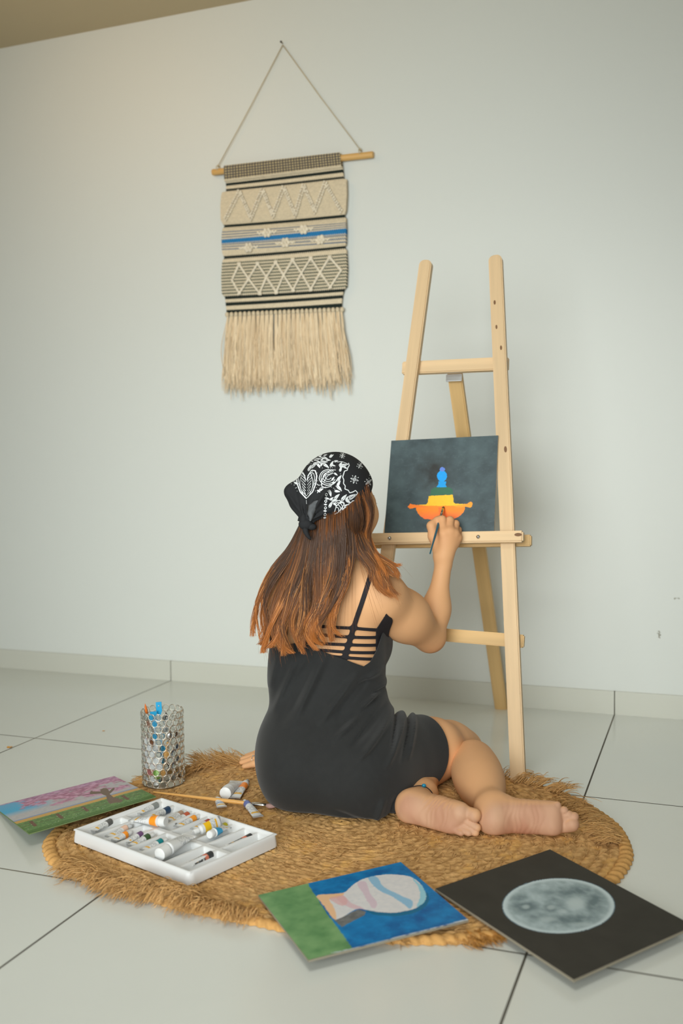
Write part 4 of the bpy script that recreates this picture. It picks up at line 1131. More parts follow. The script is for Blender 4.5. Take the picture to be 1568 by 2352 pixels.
# ---------------------------------------------------------------- anklet and ring
M_cord = mat('dark_cord', (52,42,40), rough=0.7); M_bead = mat('turquoise_bead', (30,140,178), rough=0.2); M_silver = mat('silver', (206,204,200), rough=0.22, metal=1.0)
ak = at(963,1836,2.27); aax = hat(at(974,1774,2.46)-at(958,1846,2.225)); e1 = hat(np.cross(aax, CU)); e2 = np.cross(aax, e1)
ring_ = np.array([ak+.0365*(math.cos(a)*e1+math.sin(a)*e2) for a in np.linspace(0,2*PI,40,endpoint=False)])
dd, gg = grad(body, ring_, .002); ring_ -= gg*(dd-.0012)[:, None]
an_ = pbuild(MB().tube(ring_, .0011, 6, closed=True), 'anklet', M_cord)
bp_ = ring_[np.argmin(np.linalg.norm(ring_-at(970,1814,2.24), axis=1))]
pbuild(MB().ball(bp_+CU*.002-CW*.002, (.0052,.0045,.0045), 14, 10, M=RC), 'anklet_bead', M_bead, an_)
rc = (on_z(604,1748,.028)*.55+on_z(555,1752,.019)*.45)+np.array([0,0,.005]); rx = hat(on_z(555,1752,.019)-on_z(604,1748,.028)); r1_ = hat(np.cross(rx,(0,0,1))); r2_ = np.cross(rx, r1_)
rr_ = np.array([rc+.0102*(math.cos(a)*r1_+math.sin(a)*r2_) for a in np.linspace(0,2*PI,24,endpoint=False)])
pbuild(MB().tube(rr_, .0011, 6, closed=True).ball(rc+np.array([0,0,.011]), .0028, 8, 6), 'ring', M_silver)

# ================================================================ the brush in her hand
def brush(name, tip, end, label, cat, cols, tl_=.016, fl=.028, rmax=.0036, group=None, bw=.0036):
    tip = np.asarray(tip, float); end = np.asarray(end, float); L_ = np.linalg.norm(end-tip)
    M = frame_zx(end, tip-end, (0.3,0.2,1) if abs(hat(tip-end)[2]) < .9 else (1,0,0))
    root = empty(name, None, M=M, label=label, cat=cat, group=group)
    hL = L_-tl_-fl
    h = MB().lathe([(.0008,0),(rmax*.42,.002),(rmax*.5,hL*.2),(rmax*.75,hL*.55),(rmax,hL*.82),(rmax*.82,hL*.96),(rmax*.74,hL+.001)], 14)
    h.build('handle', cols[0], root)
    f = MB().lathe([(rmax*.76,hL),(rmax*.84,hL+.002),(rmax*.78,hL+.004),(rmax*.84,hL+.006),(rmax*.9,hL+fl*.7),(rmax*.8,hL+fl)], 14); f.build('ferrule', cols[1], root)
    b = MB().lathe([(rmax*.72,hL+fl-.001),(bw,hL+fl+tl_*.35),(bw*.7,hL+fl+tl_*.7),(.0004,L_)], 14); b.build('bristles', cols[2], root)
    return root
M_teal = mat('teal_lacquer', (22,88,108), rough=0.2, coat=.5); M_bristle = mat('brown_bristle', (104,76,56), rough=0.8, noise=(300,.3))
M_ferrule = mat('ferrule_metal', (205,205,204), rough=0.25, metal=1.0)
brush('paint_brush', BT, BE, 'thin teal handled paint brush in her raised right hand, touching the dark canvas', 'paint brush', (M_teal, M_ferrule, M_bristle), .013, .026, .0044)
# ================================================================ jute rug
RCN = np.array([-.49, -.36])
rb_ = np.array([(-1.066,-.566),(-1.036,-.663),(-.955,-.745),(-.863,-.775),(-.69,-.815),(-.553,-.835),(-.469,-.838),(-.27,-.83),(-.081,-.765),(.045,-.60),(.113,-.349),(.078,-.197),(-.047,-.035),(-.209,.045),(-.42,.085),(-.65,.04),(-.889,-.048),(-1.0,-.14),(-1.07,-.30),(-1.085,-.45)])
ang = np.arctan2(rb_[:,1]-RCN[1], rb_[:,0]-RCN[0]); rad_ = np.hypot(*(rb_-RCN).T); o_ = np.argsort(ang); ang = ang[o_]; rad_ = rad_[o_]
NT = 1080; th = np.linspace(-PI, PI, NT, endpoint=False)
rb_i = np.interp(th, np.concatenate([ang-2*PI, ang, ang+2*PI]), np.tile(rad_, 3))
for _ in range(40): rb_i = .25*np.roll(rb_i,1)+.5*rb_i+.25*np.roll(rb_i,-1)
def rug_r(t): return np.interp((np.asarray(t)+PI) % (2*PI)-PI, np.append(th, PI), np.append(rb_i, rb_i[0]))
NRG = 27; PER = 8; fr_ = np.linspace(0.004, 1, NRG*PER+1)
R2, T2 = np.meshgrid(fr_, th, indexing='ij'); RB = np.interp(T2, th, rb_i)
rad2 = R2*RB; wob = .006*(fbm(np.cos(T2)*2.5+5+R2*3, np.sin(T2)*2.5+5, 71)-.5)*(R2 > .1)
X2 = RCN[0]+(rad2+wob)*np.cos(T2); Y2 = RCN[1]+(rad2+wob)*np.sin(T2)
ringf = (R2*NRG) % 1.0; ringi = np.floor(R2*NRG*.9999)
# three-ply braid: slanted lobes alternating on the two sides of each ring
arc = rad2*T2
ph1 = arc/.026+ringi*.37
lobe = np.abs(np.sin(PI*(ph1+(ringf-.5)*.9)))*np.where(ringf < .5, 1, 0)+np.abs(np.cos(PI*(ph1-(ringf-.5)*.9)))*np.where(ringf >= .5, 1, 0)
prof2 = np.sqrt(np.clip(1-(2*ringf-1)**2, 0, 1))
fz = fbm(X2*120, Y2*120, 73, 3)
Z2 = .0056 + .0026*prof2 + .0016*lobe*prof2 + .0022*(fz-.5)
Z2 = np.minimum(Z2, .0108)
big = fbm(X2*5, Y2*5, 76, 3)
ccol = mixc(np.broadcast_to(lin(160,120,72), X2.shape+(3,)), np.broadcast_to(lin(222,178,120), X2.shape+(3,)), prof2*.42+lobe*.22+.12+(fz-.5)*1.5)
ccol = mixc(ccol, np.broadcast_to(lin(196,164,116), X2.shape+(3,)), np.clip((big-.45)*2.0, 0, .5))
ccol = mixc(ccol, np.broadcast_to(lin(228,178,104), X2.shape+(3,)), np.clip((fbm(X2*30, Y2*30, 78)-.58)*4, 0, .6))
# a thicker outer edge that rolls down to the floor
edge = [(1.000, .0100),(1.010,.0118),(1.022,.0118),(1.033,.0095),(1.040,.0050),(1.041,.0008)]
for k, (m_, z_) in enumerate(edge):
    bump_ = 1+.004*np.sin(th*170)
    X2 = np.vstack([X2, RCN[0]+rb_i*m_*bump_*np.cos(th)]); Y2 = np.vstack([Y2, RCN[1]+rb_i*m_*bump_*np.sin(th)]); Z2 = np.vstack([Z2, z_*(1+.12*np.sin(th*170+1)) if k < 5 else np.full(NT, z_)])
    ccol = np.concatenate([ccol, np.broadcast_to(lin(208,160,98)*(.85+.25*vnoise(th*90, th*0+k, 3))[:, None], (NT,3))[None]])
M_jute = mat('jute', attr=True, rough=0.95, spec=0.1, bump=(260, .6, .002))
rug = empty('jute_rug', (RCN[0], RCN[1], 0), label='round braided natural jute rug with ragged fringe under the woman', cat='rug')
RO = np.array([RCN[0], RCN[1], 0])
rv = np.stack([X2, Y2, Z2], -1)-RO
MB().grid(rv, 0, ccol, wrap=True).build('braided_mat', M_jute, rug)
# fringe tufts; p = outer point on the floor, direction given per tuft
fs = []; fc = []; FK = 8; ft = np.linspace(0, 1, FK)
def tuft(base, dirv, n, L_, lift, spread, curl=0.0, wid=.012, col0=(206,158,92), col1=(222,178,116)):
    dirv = np.asarray(dirv, float); side = hat(np.cross(dirv, (0,0,1))); up = np.array([0,0,1.0])
    for k in range(n):
        l = L_*rng.uniform(.6, 1.1); a = rng.normal(0, spread); d = hat(dirv+side*a+up*rng.normal(0,.06))
        b = base+side*rng.normal(0, wid)+up*abs(rng.normal(0, .003))+dirv*rng.normal(0,.006)
        z = lift*np.sin(ft*PI*.8)*rng.uniform(.3,1.3) - curl*ft**2*rng.uniform(.5,1.2)
        p = b[None]+d[None]*(l*ft)[:, None]+up[None]*z[:, None]+side[None]*(rng.normal(0,.006)*np.sin(ft*PI*rng.uniform(.6,1.6)))[:, None]
        p[:,2] = np.maximum(p[:,2], .0015+.002*rng.uniform())
        fs.append(p); c = mixc(lin(*col0)[None], lin(*col1)[None], rng.uniform(0,1,1))[0]*rng.uniform(.75,1.08); fc.append(np.broadcast_to(c, (FK,3)))
def edge_tufts(px0, px1, step, mode, n=26, L_=.055, z=.008, **kw):
    """run of tufts between two target pixels on the rug rim; mode: angle offset from the outward normal in degrees"""
    a = on_z(px0[0], px0[1], z); b = on_z(px1[0], px1[1], z); m = max(2, int(np.linalg.norm(b-a)/step))
    for k in range(m):
        q = a+(b-a)*(k+rng.uniform(-.3,.3))/max(m-1,1); t = math.atan2(q[1]-RCN[1], q[0]-RCN[0]); rr = rug_r(t)
        base = np.array([RCN[0]+rr*kw.get('frac',1.0)*math.cos(t), RCN[1]+rr*kw.get('frac',1.0)*math.sin(t), z])
        an = t+math.radians(mode+rng.normal(0, kw.get('jit', 14)))
        tuft(base, (math.cos(an), math.sin(an), kw.get('rise', 0)), n, L_*rng.uniform(.8,1.2), kw.get('lift', .01), kw.get('spread', .16), kw.get('curl', 0.0), kw.get('wid', .010), kw.get('c0', (212,164,102)), kw.get('c1', (236,192,132)))
edge_tufts((205,1985),(330,2060), .016, 5, 60, .052, .008, lift=.014, curl=.010, wid=.013, frac=.985)
edge_tufts((205,1985),(290,2020), .024, -60, 30, .036, .008, lift=.006, wid=.012, frac=.985)
edge_tufts((320,2040),(450,2072), .012, -10, 80, .046, .010, lift=.020, curl=.014, wid=.013, frac=.96)
edge_tufts((450,2070),(585,2092), .018, 8, 55, .045, .010, lift=.014, curl=.010, wid=.013, frac=.98)
edge_tufts((190,1990),(250,2040), .030, 0, 40, .060, .008, lift=.012, frac=1.0)
edge_tufts((425,1742),(560,1752), .018, 15, 34, .060, .008, lift=.004, rise=.38, spread=.28, frac=1.0)
edge_tufts((440,1780),(500,1760), .020, 95, 40, .060, .012, lift=.014, spread=.2, frac=.97)
edge_tufts((308,1790),(335,1778), .020, 25, 34, .045, .004, lift=.004, spread=.16, frac=1.0)
edge_tufts((1150,1800),(1170,1785), .020, 0, 30, .042, .008, lift=.012, rise=.35, spread=.26)
edge_tufts((1175,1800),(1260,1822), .018, -20, 36, .048, .012, lift=.010, rise=.12, spread=.25, frac=.99)
edge_tufts((1240,1830),(1300,1850), .020, -95, 40, .07, .012, lift=.008, spread=.2, frac=.97)
edge_tufts((1290,1845),(1415,1930), .022, -165, 46, .062, .013, lift=.008, spread=.22, frac=1.0)
edge_tufts((1396,1890),(1418,1930), .024, -150, 40, .05, .013, lift=.008, spread=.2, frac=.99)
edge_tufts((1040,2125),(1115,2140), .018, 5, 60, .042, .004, lift=.003, curl=.004, frac=.995, c0=(196,138,66), c1=(216,160,90))
edge_tufts((720,2110),(1040,2125), .035, 20, 26, .032, .003, lift=.001, frac=1.0)
# loose fibres all over the mat
n_ = 4200; t_ = rng.uniform(-PI, PI, n_); r_ = np.sqrt(rng.uniform(.02, 1, n_))*rug_r(t_)*.985
for k in range(n_):
    a = t_[k]+PI/2*rng.choice([-1,1])+rng.normal(0,.5); l = rng.uniform(.006,.022)
    b = np.array([RCN[0]+r_[k]*math.cos(t_[k]), RCN[1]+r_[k]*math.sin(t_[k]), .0092])
    p = b+np.outer(ft*l, (math.cos(a), math.sin(a), 0))+np.outer(np.sin(ft*PI)*rng.uniform(.001,.0035), (0,0,1)); fs.append(p)
    fc.append(np.broadcast_to(lin(214,172,116)*rng.uniform(.75,1.1), (FK,3)))
fs_ = np.array(fs); fr2 = np.interp(ft, [0,.8,1], [.00085,.0007,.0003])[None]*rng.uniform(.7,1.25,(len(fs_),1))
tag(MB().strands(fs_-RO, fr2, 3, 0, np.array(fc)).build('fringe', M_jute, rug), kind='stuff')

# ================================================================ woven wall hanging
TY = Y1-.016
def tp(zx_, zy_, y=TY): return on_y(480+np.asarray(zx_)/3.92, 330+np.asarray(zy_)/3.92, y)
rowL = np.array([205,330,360,380,410,430,437,720,735,755,790,872,895,960,1015,1038,1070,1375,1400,1432,1460,1500,1525.])
rowR = np.array([85,200,235,258,295,313,320,640,640,662,710,770,802,895,922,942,985,1308,1332,1365,1390,1440,1475.])
vv = np.arange(205, 1525.1, 3.0); uu = np.linspace(0, 1, 240)
xl = np.interp(vv, [205,430,440,560,690,722,745,765,870,985,1030,1050,1200,1355,1385,1440,1525], [148,155,120,110,112,125,140,126,120,124,138,126,118,122,145,150,160])
xr_ = np.interp(vv, [205,430,440,560,690,722,745,765,870,985,1030,1050,1200,1355,1385,1440,1525], [1188,1212,1242,1246,1238,1222,1218,1236,1240,1236,1220,1240,1248,1240,1214,1200,1190])
yr = np.interp(vv, rowL, rowR)
Uq, Vq = np.meshgrid(uu, vv)
def uv2z(u, v):
    v = np.asarray(v, float); u = np.asarray(u, float)
    a = np.interp(v, vv, xl); b = np.interp(v, vv, xr_); c = np.interp(v, vv, yr); return a+(b-a)*u, v+(c-v)*u
def z2uv(zx_, zy_):
    u = (zx_-130)/1090.; v = zy_
    for _ in range(20):
        v = zy_ - (np.interp(v, vv, yr)-v)*u; a = np.interp(v, vv, xl); b = np.interp(v, vv, xr_); u = (zx_-a)/(b-a)
    return u, v
ZX, ZY = uv2z(Uq, Vq)
sag = 4*np.sin(Uq*PI)*np.clip((Vq-205)/400, 0, 1)
TM = np.stack(np.vectorize(lambda a, b: tuple(on_y(480+a/3.92, 330+b/3.92, TY)))(ZX, ZY+sag), -1)
cream = lin(222,208,180); creamd = lin(182,160,126); blk = lin(40,48,44); blu = lin(52,126,178); gb = lin(104,120,140); gg_ = lin(72,86,76)
C2 = np.empty(TM.shape); C2[:] = cream
jig = Vq+2.5*np.sign(np.sin(Uq*2*PI*60))
def rows(a, b, c): 
    k = (jig >= a) & (jig < b); C2[k] = c
rows(205,330,lin(150,140,120)); k = (Vq < 330) & ((np.sin(Uq*2*PI*42) > .25) | (np.sin(Vq*2*PI/24) > .45)); C2[k] = lin(104,98,92)
rows(437,733,lin(218,204,176)); rows(757,800,lin(214,200,172))
for a, b in ((358,382),(410,432),(733,757)): rows(a, b, blk)
k = (Vq < 330) & (np.sin(Uq*2*PI*42) < -.1) & (np.sin(Vq*2*PI/24) < -.1); C2[k] = lin(206,188,140)
for a, b in ((358,382),(410,432),(733,757),(1013,1040),(1373,1402),(1430,1462),(1498,1526)): rows(a, b, blk)
for y_ in (800,824,848,912,934,956): rows(y_-4, y_+5, gb)
rows(866,903,blu)
for y_ in range(1082, 1372, 27): rows(y_-5, y_+6, gg_)
TM[..., 1] -= .0022*np.abs(np.sin(Vq*PI/11)) + .0006*np.sin(Uq*2*PI*120)
for a, b in ((436,724),(1045,1374),(762,1005)):
    w_ = np.clip(np.minimum(Vq-a, b-Vq)/50, 0, 1); TM[..., 1] -= .006*np.sqrt(w_)
wt = np.clip((352-Vq)/14, 0, 1); TM[..., 1] -= .0125*np.sqrt(np.clip(wt, 0, 1))*(1-np.clip((216-Vq)/12,0,1)*.35)
C2 = C2*(.88+.24*fbm(Uq*90, Vq*.16, 91, 2))[..., None]
M_weave = mat('woven_cotton', attr=True, rough=0.95, spec=0.1, bump=(500, .4, .001))
c_nail = on_y(649,101,Y1)
hang = empty('wall_hanging', tuple(on_y(672,372,TY)), label='woven boho wall hanging with zigzag bobbles, blue stripe and long cream fringe', cat='wall hanging')
HO = np.array(hang.location)
back = TM.copy(); back[..., 1] = TY+.005
mb_ = MB().grid((TM-HO)[:, ::-1], 0, C2[:, ::-1]); mb_.grid(back-HO, 0, C2)
mb_.build('woven_panel', M_weave, hang)
bb_ = MB(); brng = np.random.default_rng(5)
def flush_b(nm):
    global bb_
    bb_.build(nm, M_weave, hang); bb_ = MB()
def bead(zx_, zy_, r, y=-.012, fl=(1,.8,1)):
    c = tp(zx_, zy_, TY+y); bb_.ball(c-HO, np.array(fl)*r*brng.uniform(.88,1.12), 8, 6, 0, lin(236,226,204)*brng.uniform(.9,1.05))
pk = [(150,668),(272,424),(375,662),(480,408),(573,642),(672,384),(772,636),(850,370),(950,604),(1045,345),(1182,592)]
for (a, b), (c, e) in zip(pk[:-1], pk[1:]):
    n_ = 13
    for k in range(n_):
        t = k/(n_-1); x_, y_ = a+(c-a)*t, b+(e-b)*t
        bead(x_-11, y_+brng.normal(0,2), .0042); bead(x_+11, y_+8+brng.normal(0,2), .0042)
        if k % 3 == 0: bead(x_, y_+26, .0036)
flush_b('zigzag_bobbles')
dt = [(270,1085),(435,1080),(600,1066),(752,1046),(915,1032),(1085,1022)]; dm = [(205,1228),(355,1216),(515,1200),(670,1182),(830,1166),(1000,1160),(1188,1140)]; db = [(272,1345),(455,1346),(605,1336),(755,1318),(915,1310),(1090,1290)]
def rope(a, b, n_=13):
    for k in range(n_):
        t = k/(n_-1); bead(a[0]+(b[0]-a[0])*t, a[1]+(b[1]-a[1])*t, .0046, fl=(.9,.8,1.15))
for k in range(6):
    rope(dm[k], dt[k]); rope(dt[k], dm[k+1]); rope(dm[k], db[k]); rope(db[k], dm[k+1])
    bead(dt[k][0]-7, dt[k][1]-6, .005); bead(dt[k][0]+7, dt[k][1]-6, .005); bead(db[k][0]-6, db[k][1]+8, .005); bead(db[k][0]+8, db[k][1]+6, .005)
flush_b('diamond_bobbles')
for cx_, cy_ in ((520,800),(850,772),(355,935),(685,892),(1000,866)):
    for k in range(7):
        a = k*PI/3; q = 0 if k == 6 else 1
        bead(cx_+q*30*math.cos(a), cy_+q*30*math.sin(a)-q*4*math.cos(a), .0072, -.011)
    for s in (-1, 1):
        for k in range(3): bead(cx_+s*(52+14*k), cy_-s*(5+k)+8*(k%2)-4, .0046, -.009)
    flush_b('flower_bobbles')
# fringe
NF = 900; FK2 = 14; f_t = np.linspace(0, 1, FK2)
uf = np.sort(rng.uniform(0, 1, NF)); tuf = np.round(uf*26)/26
fP = np.zeros((NF, FK2, 3)); fC = np.zeros((NF, FK2, 3))
for k in range(NF):
    u0 = tuf[k]*.3+uf[k]*.7; u1 = uf[k]+rng.normal(0,.012)
    zx0 = 162+(1196-162)*u0; zy0 = 1544-46*u0
    zx1 = 130+(1270-130)*u1+rng.normal(0,8); zy1 = 2205-20*u1+rng.normal(0,45)-abs(rng.normal(0,30))
    w1 = rng.normal(0, 7); ph_ = rng.uniform(0, 6.28)
    a = tp(zx0, zy0, TY-.003); b = tp(zx1, zy1, TY-.004-rng.uniform(0,.012))
    p = a[None]*(1-f_t)[:, None]+b[None]*f_t[:, None]; p[:,0] += .0016*w1*np.sin(f_t*5+ph_)*f_t*.6; p[:,1] -= .008*np.sin(f_t*PI)*rng.uniform(.2,1)
    fP[k] = p; fC[k] = mixc(lin(222,196,158), lin(244,226,194), rng.uniform())*rng.uniform(.9,1.04)
fm = MB().strands(fP-HO, np.interp(f_t,[0,.9,1],[.0016,.0015,.0007])[None]*rng.uniform(.8,1.2,(NF,1)), 4, 0, fC)
for k in range(27):
    u0 = k/26; c = tp(162+(1196-162)*u0, 1540-46*u0, TY-.004); fm.ball(c-HO, (.0075,.006,.009), 10, 8, 0, lin(218,202,172))
fm.build('tassel_fringe', M_weave, hang)
M_dowel = mat('dowel_wood', (224,178,108), rough=0.5, noise=(30,.12,(.1,1,1)))
ra, rb2 = on_y(488,396,TY), on_y(857,355,TY)
MB().tube([ra-HO, ra+(rb2-ra)*.004-HO, ra+(rb2-ra)*.996-HO, rb2-HO], [.0098,.0108,.0108,.0098], 16).build('dowel', M_dowel, hang, angle=math.radians(40))
M_string = mat('cotton_cord', (196,182,148), rough=0.9, bump=(900,.4,.0005))
cm = MB(); nl = on_y(649,103,Y1-.010)
for e, dx in ((on_y(501,389,TY), 0), (on_y(827,352,TY), 0)):
    up_ = np.array([0,0,.012])
    cm.tube([nl-HO, (nl+e+up_)/2-HO-np.array([0,0,.004]), e+up_-HO], .0014, 6)
    lp_ = [e-HO+np.array([.002*math.sin(a*2), .0125*math.cos(a), .0125*math.sin(a)]) for a in np.linspace(0, 2*PI, 18)]
    cm.tube(lp_, .0013, 6)
    cm.ball(e+up_-HO, (.004,.004,.005), 8, 6)
cm.build('hanging_cord', M_string, hang)
tag(MB().tube([c_nail+np.array([0,.004,0]), c_nail+np.array([0,-.014,.002])], .0012, 8).tube([c_nail+np.array([0,-.014,.002]), c_nail+np.array([0,-.016,.0022])], .0034, 12).build('wall_nail', mat('dark_nail',(70,62,50),rough=.4,metal=.8)), 'small dark nail in the wall holding the hanging cord', 'nail')
# ================================================================ paint tray
ZR = .0112
trL, trT, trR, trB = [on_z(a, b, .038) for a, b in ((178,1907),(360,1828),(620,1910),(455,2010))]
tx = hat((trR-trT)+(trB-trL)); tx[2] = 0; tx = hat(tx); ty = np.cross((0,0,1), tx)
tc_ = (trL+trT+trR+trB)/4; TLx = .366; TLy = .246
tray_o = tc_ - tx*TLx/2 - ty*TLy/2; tray_o[2] = ZR
TMx = frame(tray_o, tx, ty, (0,0,1))
M_tray = mat('white_plastic', (226,228,228), rough=0.38, spec=0.45)
tray = empty('paint_tray', None, M=TMx, label='white plastic paint tray full of small paint tubes on the left of the rug', cat='paint tray')
NX, NY = 216, 150; gx, gy = np.meshgrid(np.linspace(0, TLx, NX), np.linspace(0, TLy, NY))
HT = .0268
def slotmask(x, y):
    cw = (TLx-.022)/9; cx = (x-.011) % cw; ex = np.minimum(cx, cw-cx)-.0032
    rowh = (TLy-.022-.014)/2; y1 = y-.011; ey1 = np.minimum(y1, rowh-y1); y2 = y1-rowh-.014; ey2 = np.minimum(y2, rowh-y2); ey = np.maximum(ey1, ey2)
    inx = np.minimum(x-.011, TLx-.011-x)
    return np.minimum(np.minimum(ex, ey), inx)
e_ = slotmask(gx, gy); rim = np.minimum(np.minimum(gx, TLx-gx), np.minimum(gy, TLy-gy))
gz = HT - .0185*np.clip(e_/.0045, 0, 1)**.8 - .0065*np.clip((rim-.006)/.003, 0, 1)*np.clip(1-e_/.002, 0, 1)
gz -= .0025*np.clip(1-rim/.0025, 0, 1)**2
tb = MB().grid(np.stack([gx, gy, gz], -1))
# skirt walls, slightly flared at the foot
cr_ = .012; per = []
for (cx, cy, a0) in ((TLx-cr_, TLy-cr_, 0), (cr_, TLy-cr_, 90), (cr_, cr_, 180), (TLx-cr_, cr_, 270)):
    for k in range(7):
        a = math.radians(a0+k*15); per.append((cx+cr_*math.cos(a), cy+cr_*math.sin(a)))
per = np.array(per); cen = np.array([TLx/2, TLy/2])
prof_t = [(0,0.0002,.0),(0.0035,.0006,0),(.0032,.008,0),(.0016,.018,0),(.0008,.0235,0),(-.0008,.0258,0),(-.004,.0268,0)]
nr = per-np.clip(per, cr_, np.array([TLx-cr_, TLy-cr_])); nr /= np.linalg.norm(nr, axis=1)[:, None]+1e-9
rows_ = [np.column_stack([per+nr*o, np.full(len(per), z)]) for o, z, _ in prof_t]
tb.grid(np.stack(rows_, 0), 0, None, wrap=True)
tb.build('tray', M_tray, tray, angle=math.radians(50))

# ================================================================ paint tubes
M_tube = mat('tube_print', attr=True, rough=0.35, spec=0.5); M_cap = mat('white_cap', (228,229,228), rough=0.4)
M_capg = mat('grey_cap', (150,152,152), rough=0.4); M_crimp = mat('crimped_foil', (196,198,200), rough=0.35, metal=.6)
def paint_tube(cap, tail, r, band, label, capm=None, capr=.62, capl=.011, dark=None, group=None, up=(0,0,1), wide=1.5, hole=False, bandpos=(.06,.30)):
    cap = np.asarray(cap, float); tail = np.asarray(tail, float); L_ = np.linalg.norm(tail-cap); z = hat(tail-cap)
    y = np.asarray(up, float); y = hat(y-z*np.dot(y, z)); x = np.cross(y, z)
    root = empty('paint_tube', None, M=frame(cap, x, y, z), label=label, cat='paint tube', group=group)
    n = 28; st = np.linspace(0, 1, 40); b0 = capl+.003
    V = []; C = []
    seed = int(rng.integers(1, 999)); a = np.arange(n)*2*PI/n
    body_c = lin(222,224,224) if dark is None else lin(*dark)
    for k, t in enumerate(st):
        w_ = r*(1+(wide-1)*t**1.3*.65); h_ = r*(1-t**1.15)+.0009
        if t < .05: w_ *= .55+.45*math.sqrt(t/.05); h_ *= .55+.45*math.sqrt(t/.05)
        zz = b0+(L_-b0)*t
        V.append(np.stack([w_*np.cos(a), h_*np.sin(a), np.full(n, zz)], 1))
        c = np.tile(body_c, (n,1))
        if bandpos[0] <= t <= bandpos[1] and band is not None: c[:] = lin(*band)
        elif .36 < t < .80:
            tx_ = vnoise(np.cos(a)*14+seed, np.full(n, t*70.), seed) > .64; c[tx_] = lin(176,180,184) if dark is None else lin(196,196,194)
            if .74 < t < .80 and band is not None:
                q = (np.cos(a-PI/2) > .55); c[q] = lin(232,176,40)
        C.append(c)
    V = np.stack(V, 0); MB().grid(V[::-1], 0, np.stack(C, 0)[::-1], wrap=True).build('tube_body', M_tube, root)
    cr2 = r*capr; prof = [(cr2*.05,0),(cr2*.86,0),(cr2*.98,.0012),(cr2,capl*.5),(cr2*1.03,capl),(cr2*.9,capl+.0008),(r*.5,capl+.0018),(r*.55,b0+.001)]
    MB().lathe([(p, q) for p, q in prof], 22).build('cap', capm or M_cap, root, angle=math.radians(40))
    wl = r*(1+(wide-1)*.65); cb_ = MB().box((-wl, -.0013, L_-.005), (wl, .0013, L_+.0005))
    cb_.build('crimp', M_crimp if dark is None and not hole else M_cap, root, smooth=False)
    if hole:
        MB().lathe([(.0002,.0014),(.0016,.0014),(.0018,.0014)], 12, M=frame((0,0,L_-.010),(1,0,0),(0,0,-1),(0,1,0))).build('hang_hole', mat('hole',(110,112,112)), root)
    return root
def Zt(a, b, z): return on_z(160+a/3.2667, 1780+b/3.2667, z)
zt = ZR+.0165
GT = 'paint tubes lying in the white tray'
tubes = [((345,335),(165,420),(96,96,94),'small white paint tube with charcoal band, in the tray corner nearest the blossom board'),
 ((460,382),(290,465),(236,196,172),'small white paint tube with a pale peach band lying in the tray'),
 ((462,430),(330,492),(246,150,40),'small white paint tube with orange band, beside the peach and purple ones in the tray'),
 ((578,430),(410,506),(110,78,118),'small white paint tube with a purple band lying in the tray'),
 ((630,448),(455,530),(62,92,58),'small white paint tube with a dark green band lying in the tray'),
 ((728,484),(550,565),(20,130,136),'small white paint tube with a teal band lying in the tray'),
 ((692,212),(505,290),(140,144,142),'small white paint tube with a light grey band at the far tray edge'),
 ((782,243),(590,322),(44,72,104),'small white paint tube with a navy blue band lying in the tray'),
 ((876,276),(735,340),(176,146,124),'small white paint tube with a taupe band lying in the tray'),
 ((920,284),(765,362),(192,94,64),'small white paint tube with a rust brown band lying in the tray'),
 ((972,308),(806,390),(248,160,48),'small white paint tube with orange band, right of the rust brown one in the tray'),
 ((1080,338),(930,410),(172,66,54),'small white paint tube with a dark red band lying in the tray'),
 ((1205,366),(1085,424),(186,176,50),'small white paint tube with an olive yellow band lying in the tray'),
 ((1400,448),(1195,535),(214,120,90),'dark printed tube in the tray slot nearest the woman'),
 ((1108,580),(900,668),(206,120,96),'dark printed tube in the tray slot nearest the camera')]
for i, (a, b, c, lb) in enumerate(tubes):
    dk = (58,60,62) if 'dark printed' in lb else None
    z_ = zt-.002 if dk else zt
    paint_tube(Zt(*a, z_), Zt(*b, z_), .0078, c, lb, capm=M_tray, dark=dk, group=GT, bandpos=(.05,.30) if not dk else (.28,.42))
paint_tube(Zt(722,350,ZR+.036), Zt(470,328,ZR+.030), .0115, (246,150,36), 'larger white paint tube with orange band lying crosswise over the tray ridge', capr=.92, capl=.014, group=GT, bandpos=(.04,.26))
paint_tube(Zt(930,432,ZR+.027), Zt(1132,348,ZR+.034), .0098, (240,190,32), 'white paint tube with yellow band and upright crimped end in the tray', group=GT, up=(0.9,0.5,.25), bandpos=(.2,.5))
paint_tube(Zt(1046,450,ZR+.027), Zt(1180,388,ZR+.024), .0092, (64,160,206), 'white paint tube with a light blue band lying in the tray', capr=.9, group=GT, bandpos=(.06,.42))
paint_tube(Zt(672,598,ZR+.030), Zt(900,452,ZR+.034), .0135, None, 'large plain white paint tube with round cap lying on top of the tray', capr=.95, capl=.022, group=GT, hole=True, wide=1.4)
# loose on the rug
def Z8(a, b, z): return on_z(300+a/4.612, 1580+b/4.612, z)
GL = 'loose paint tubes on the rug'
paint_tube(Z8(1000,1118,ZR+.0145), Z8(1130,990,ZR+.012), .0140, None, 'fat white paint tube with a wide round cap on the rug near the black dress', capr=1.05, capl=.018, group=GL)
paint_tube(Z8(1240,985,ZR+.0085), Z8(1105,1165,ZR+.006), .0085, (246,140,40), 'white paint tube with orange band lying on the rug beside the fat one', capm=M_capg, group=GL, bandpos=(.16,.42), wide=1.8)
paint_tube(Z8(1205,1200,ZR+.0080), Z8(1350,1365,ZR+.006), .0085, (104,118,180), 'white paint tube with a blue violet band on the rug below the long brush', group=GL, bandpos=(.03,.25), wide=1.7)
paint_tube(Z8(915,1170,ZR+.0070), Z8(965,1262,ZR+.005), .0085, (150,170,200), 'short crumpled white paint tube half under the long brush handle', group=GL, bandpos=(.5,.6), wide=1.6)
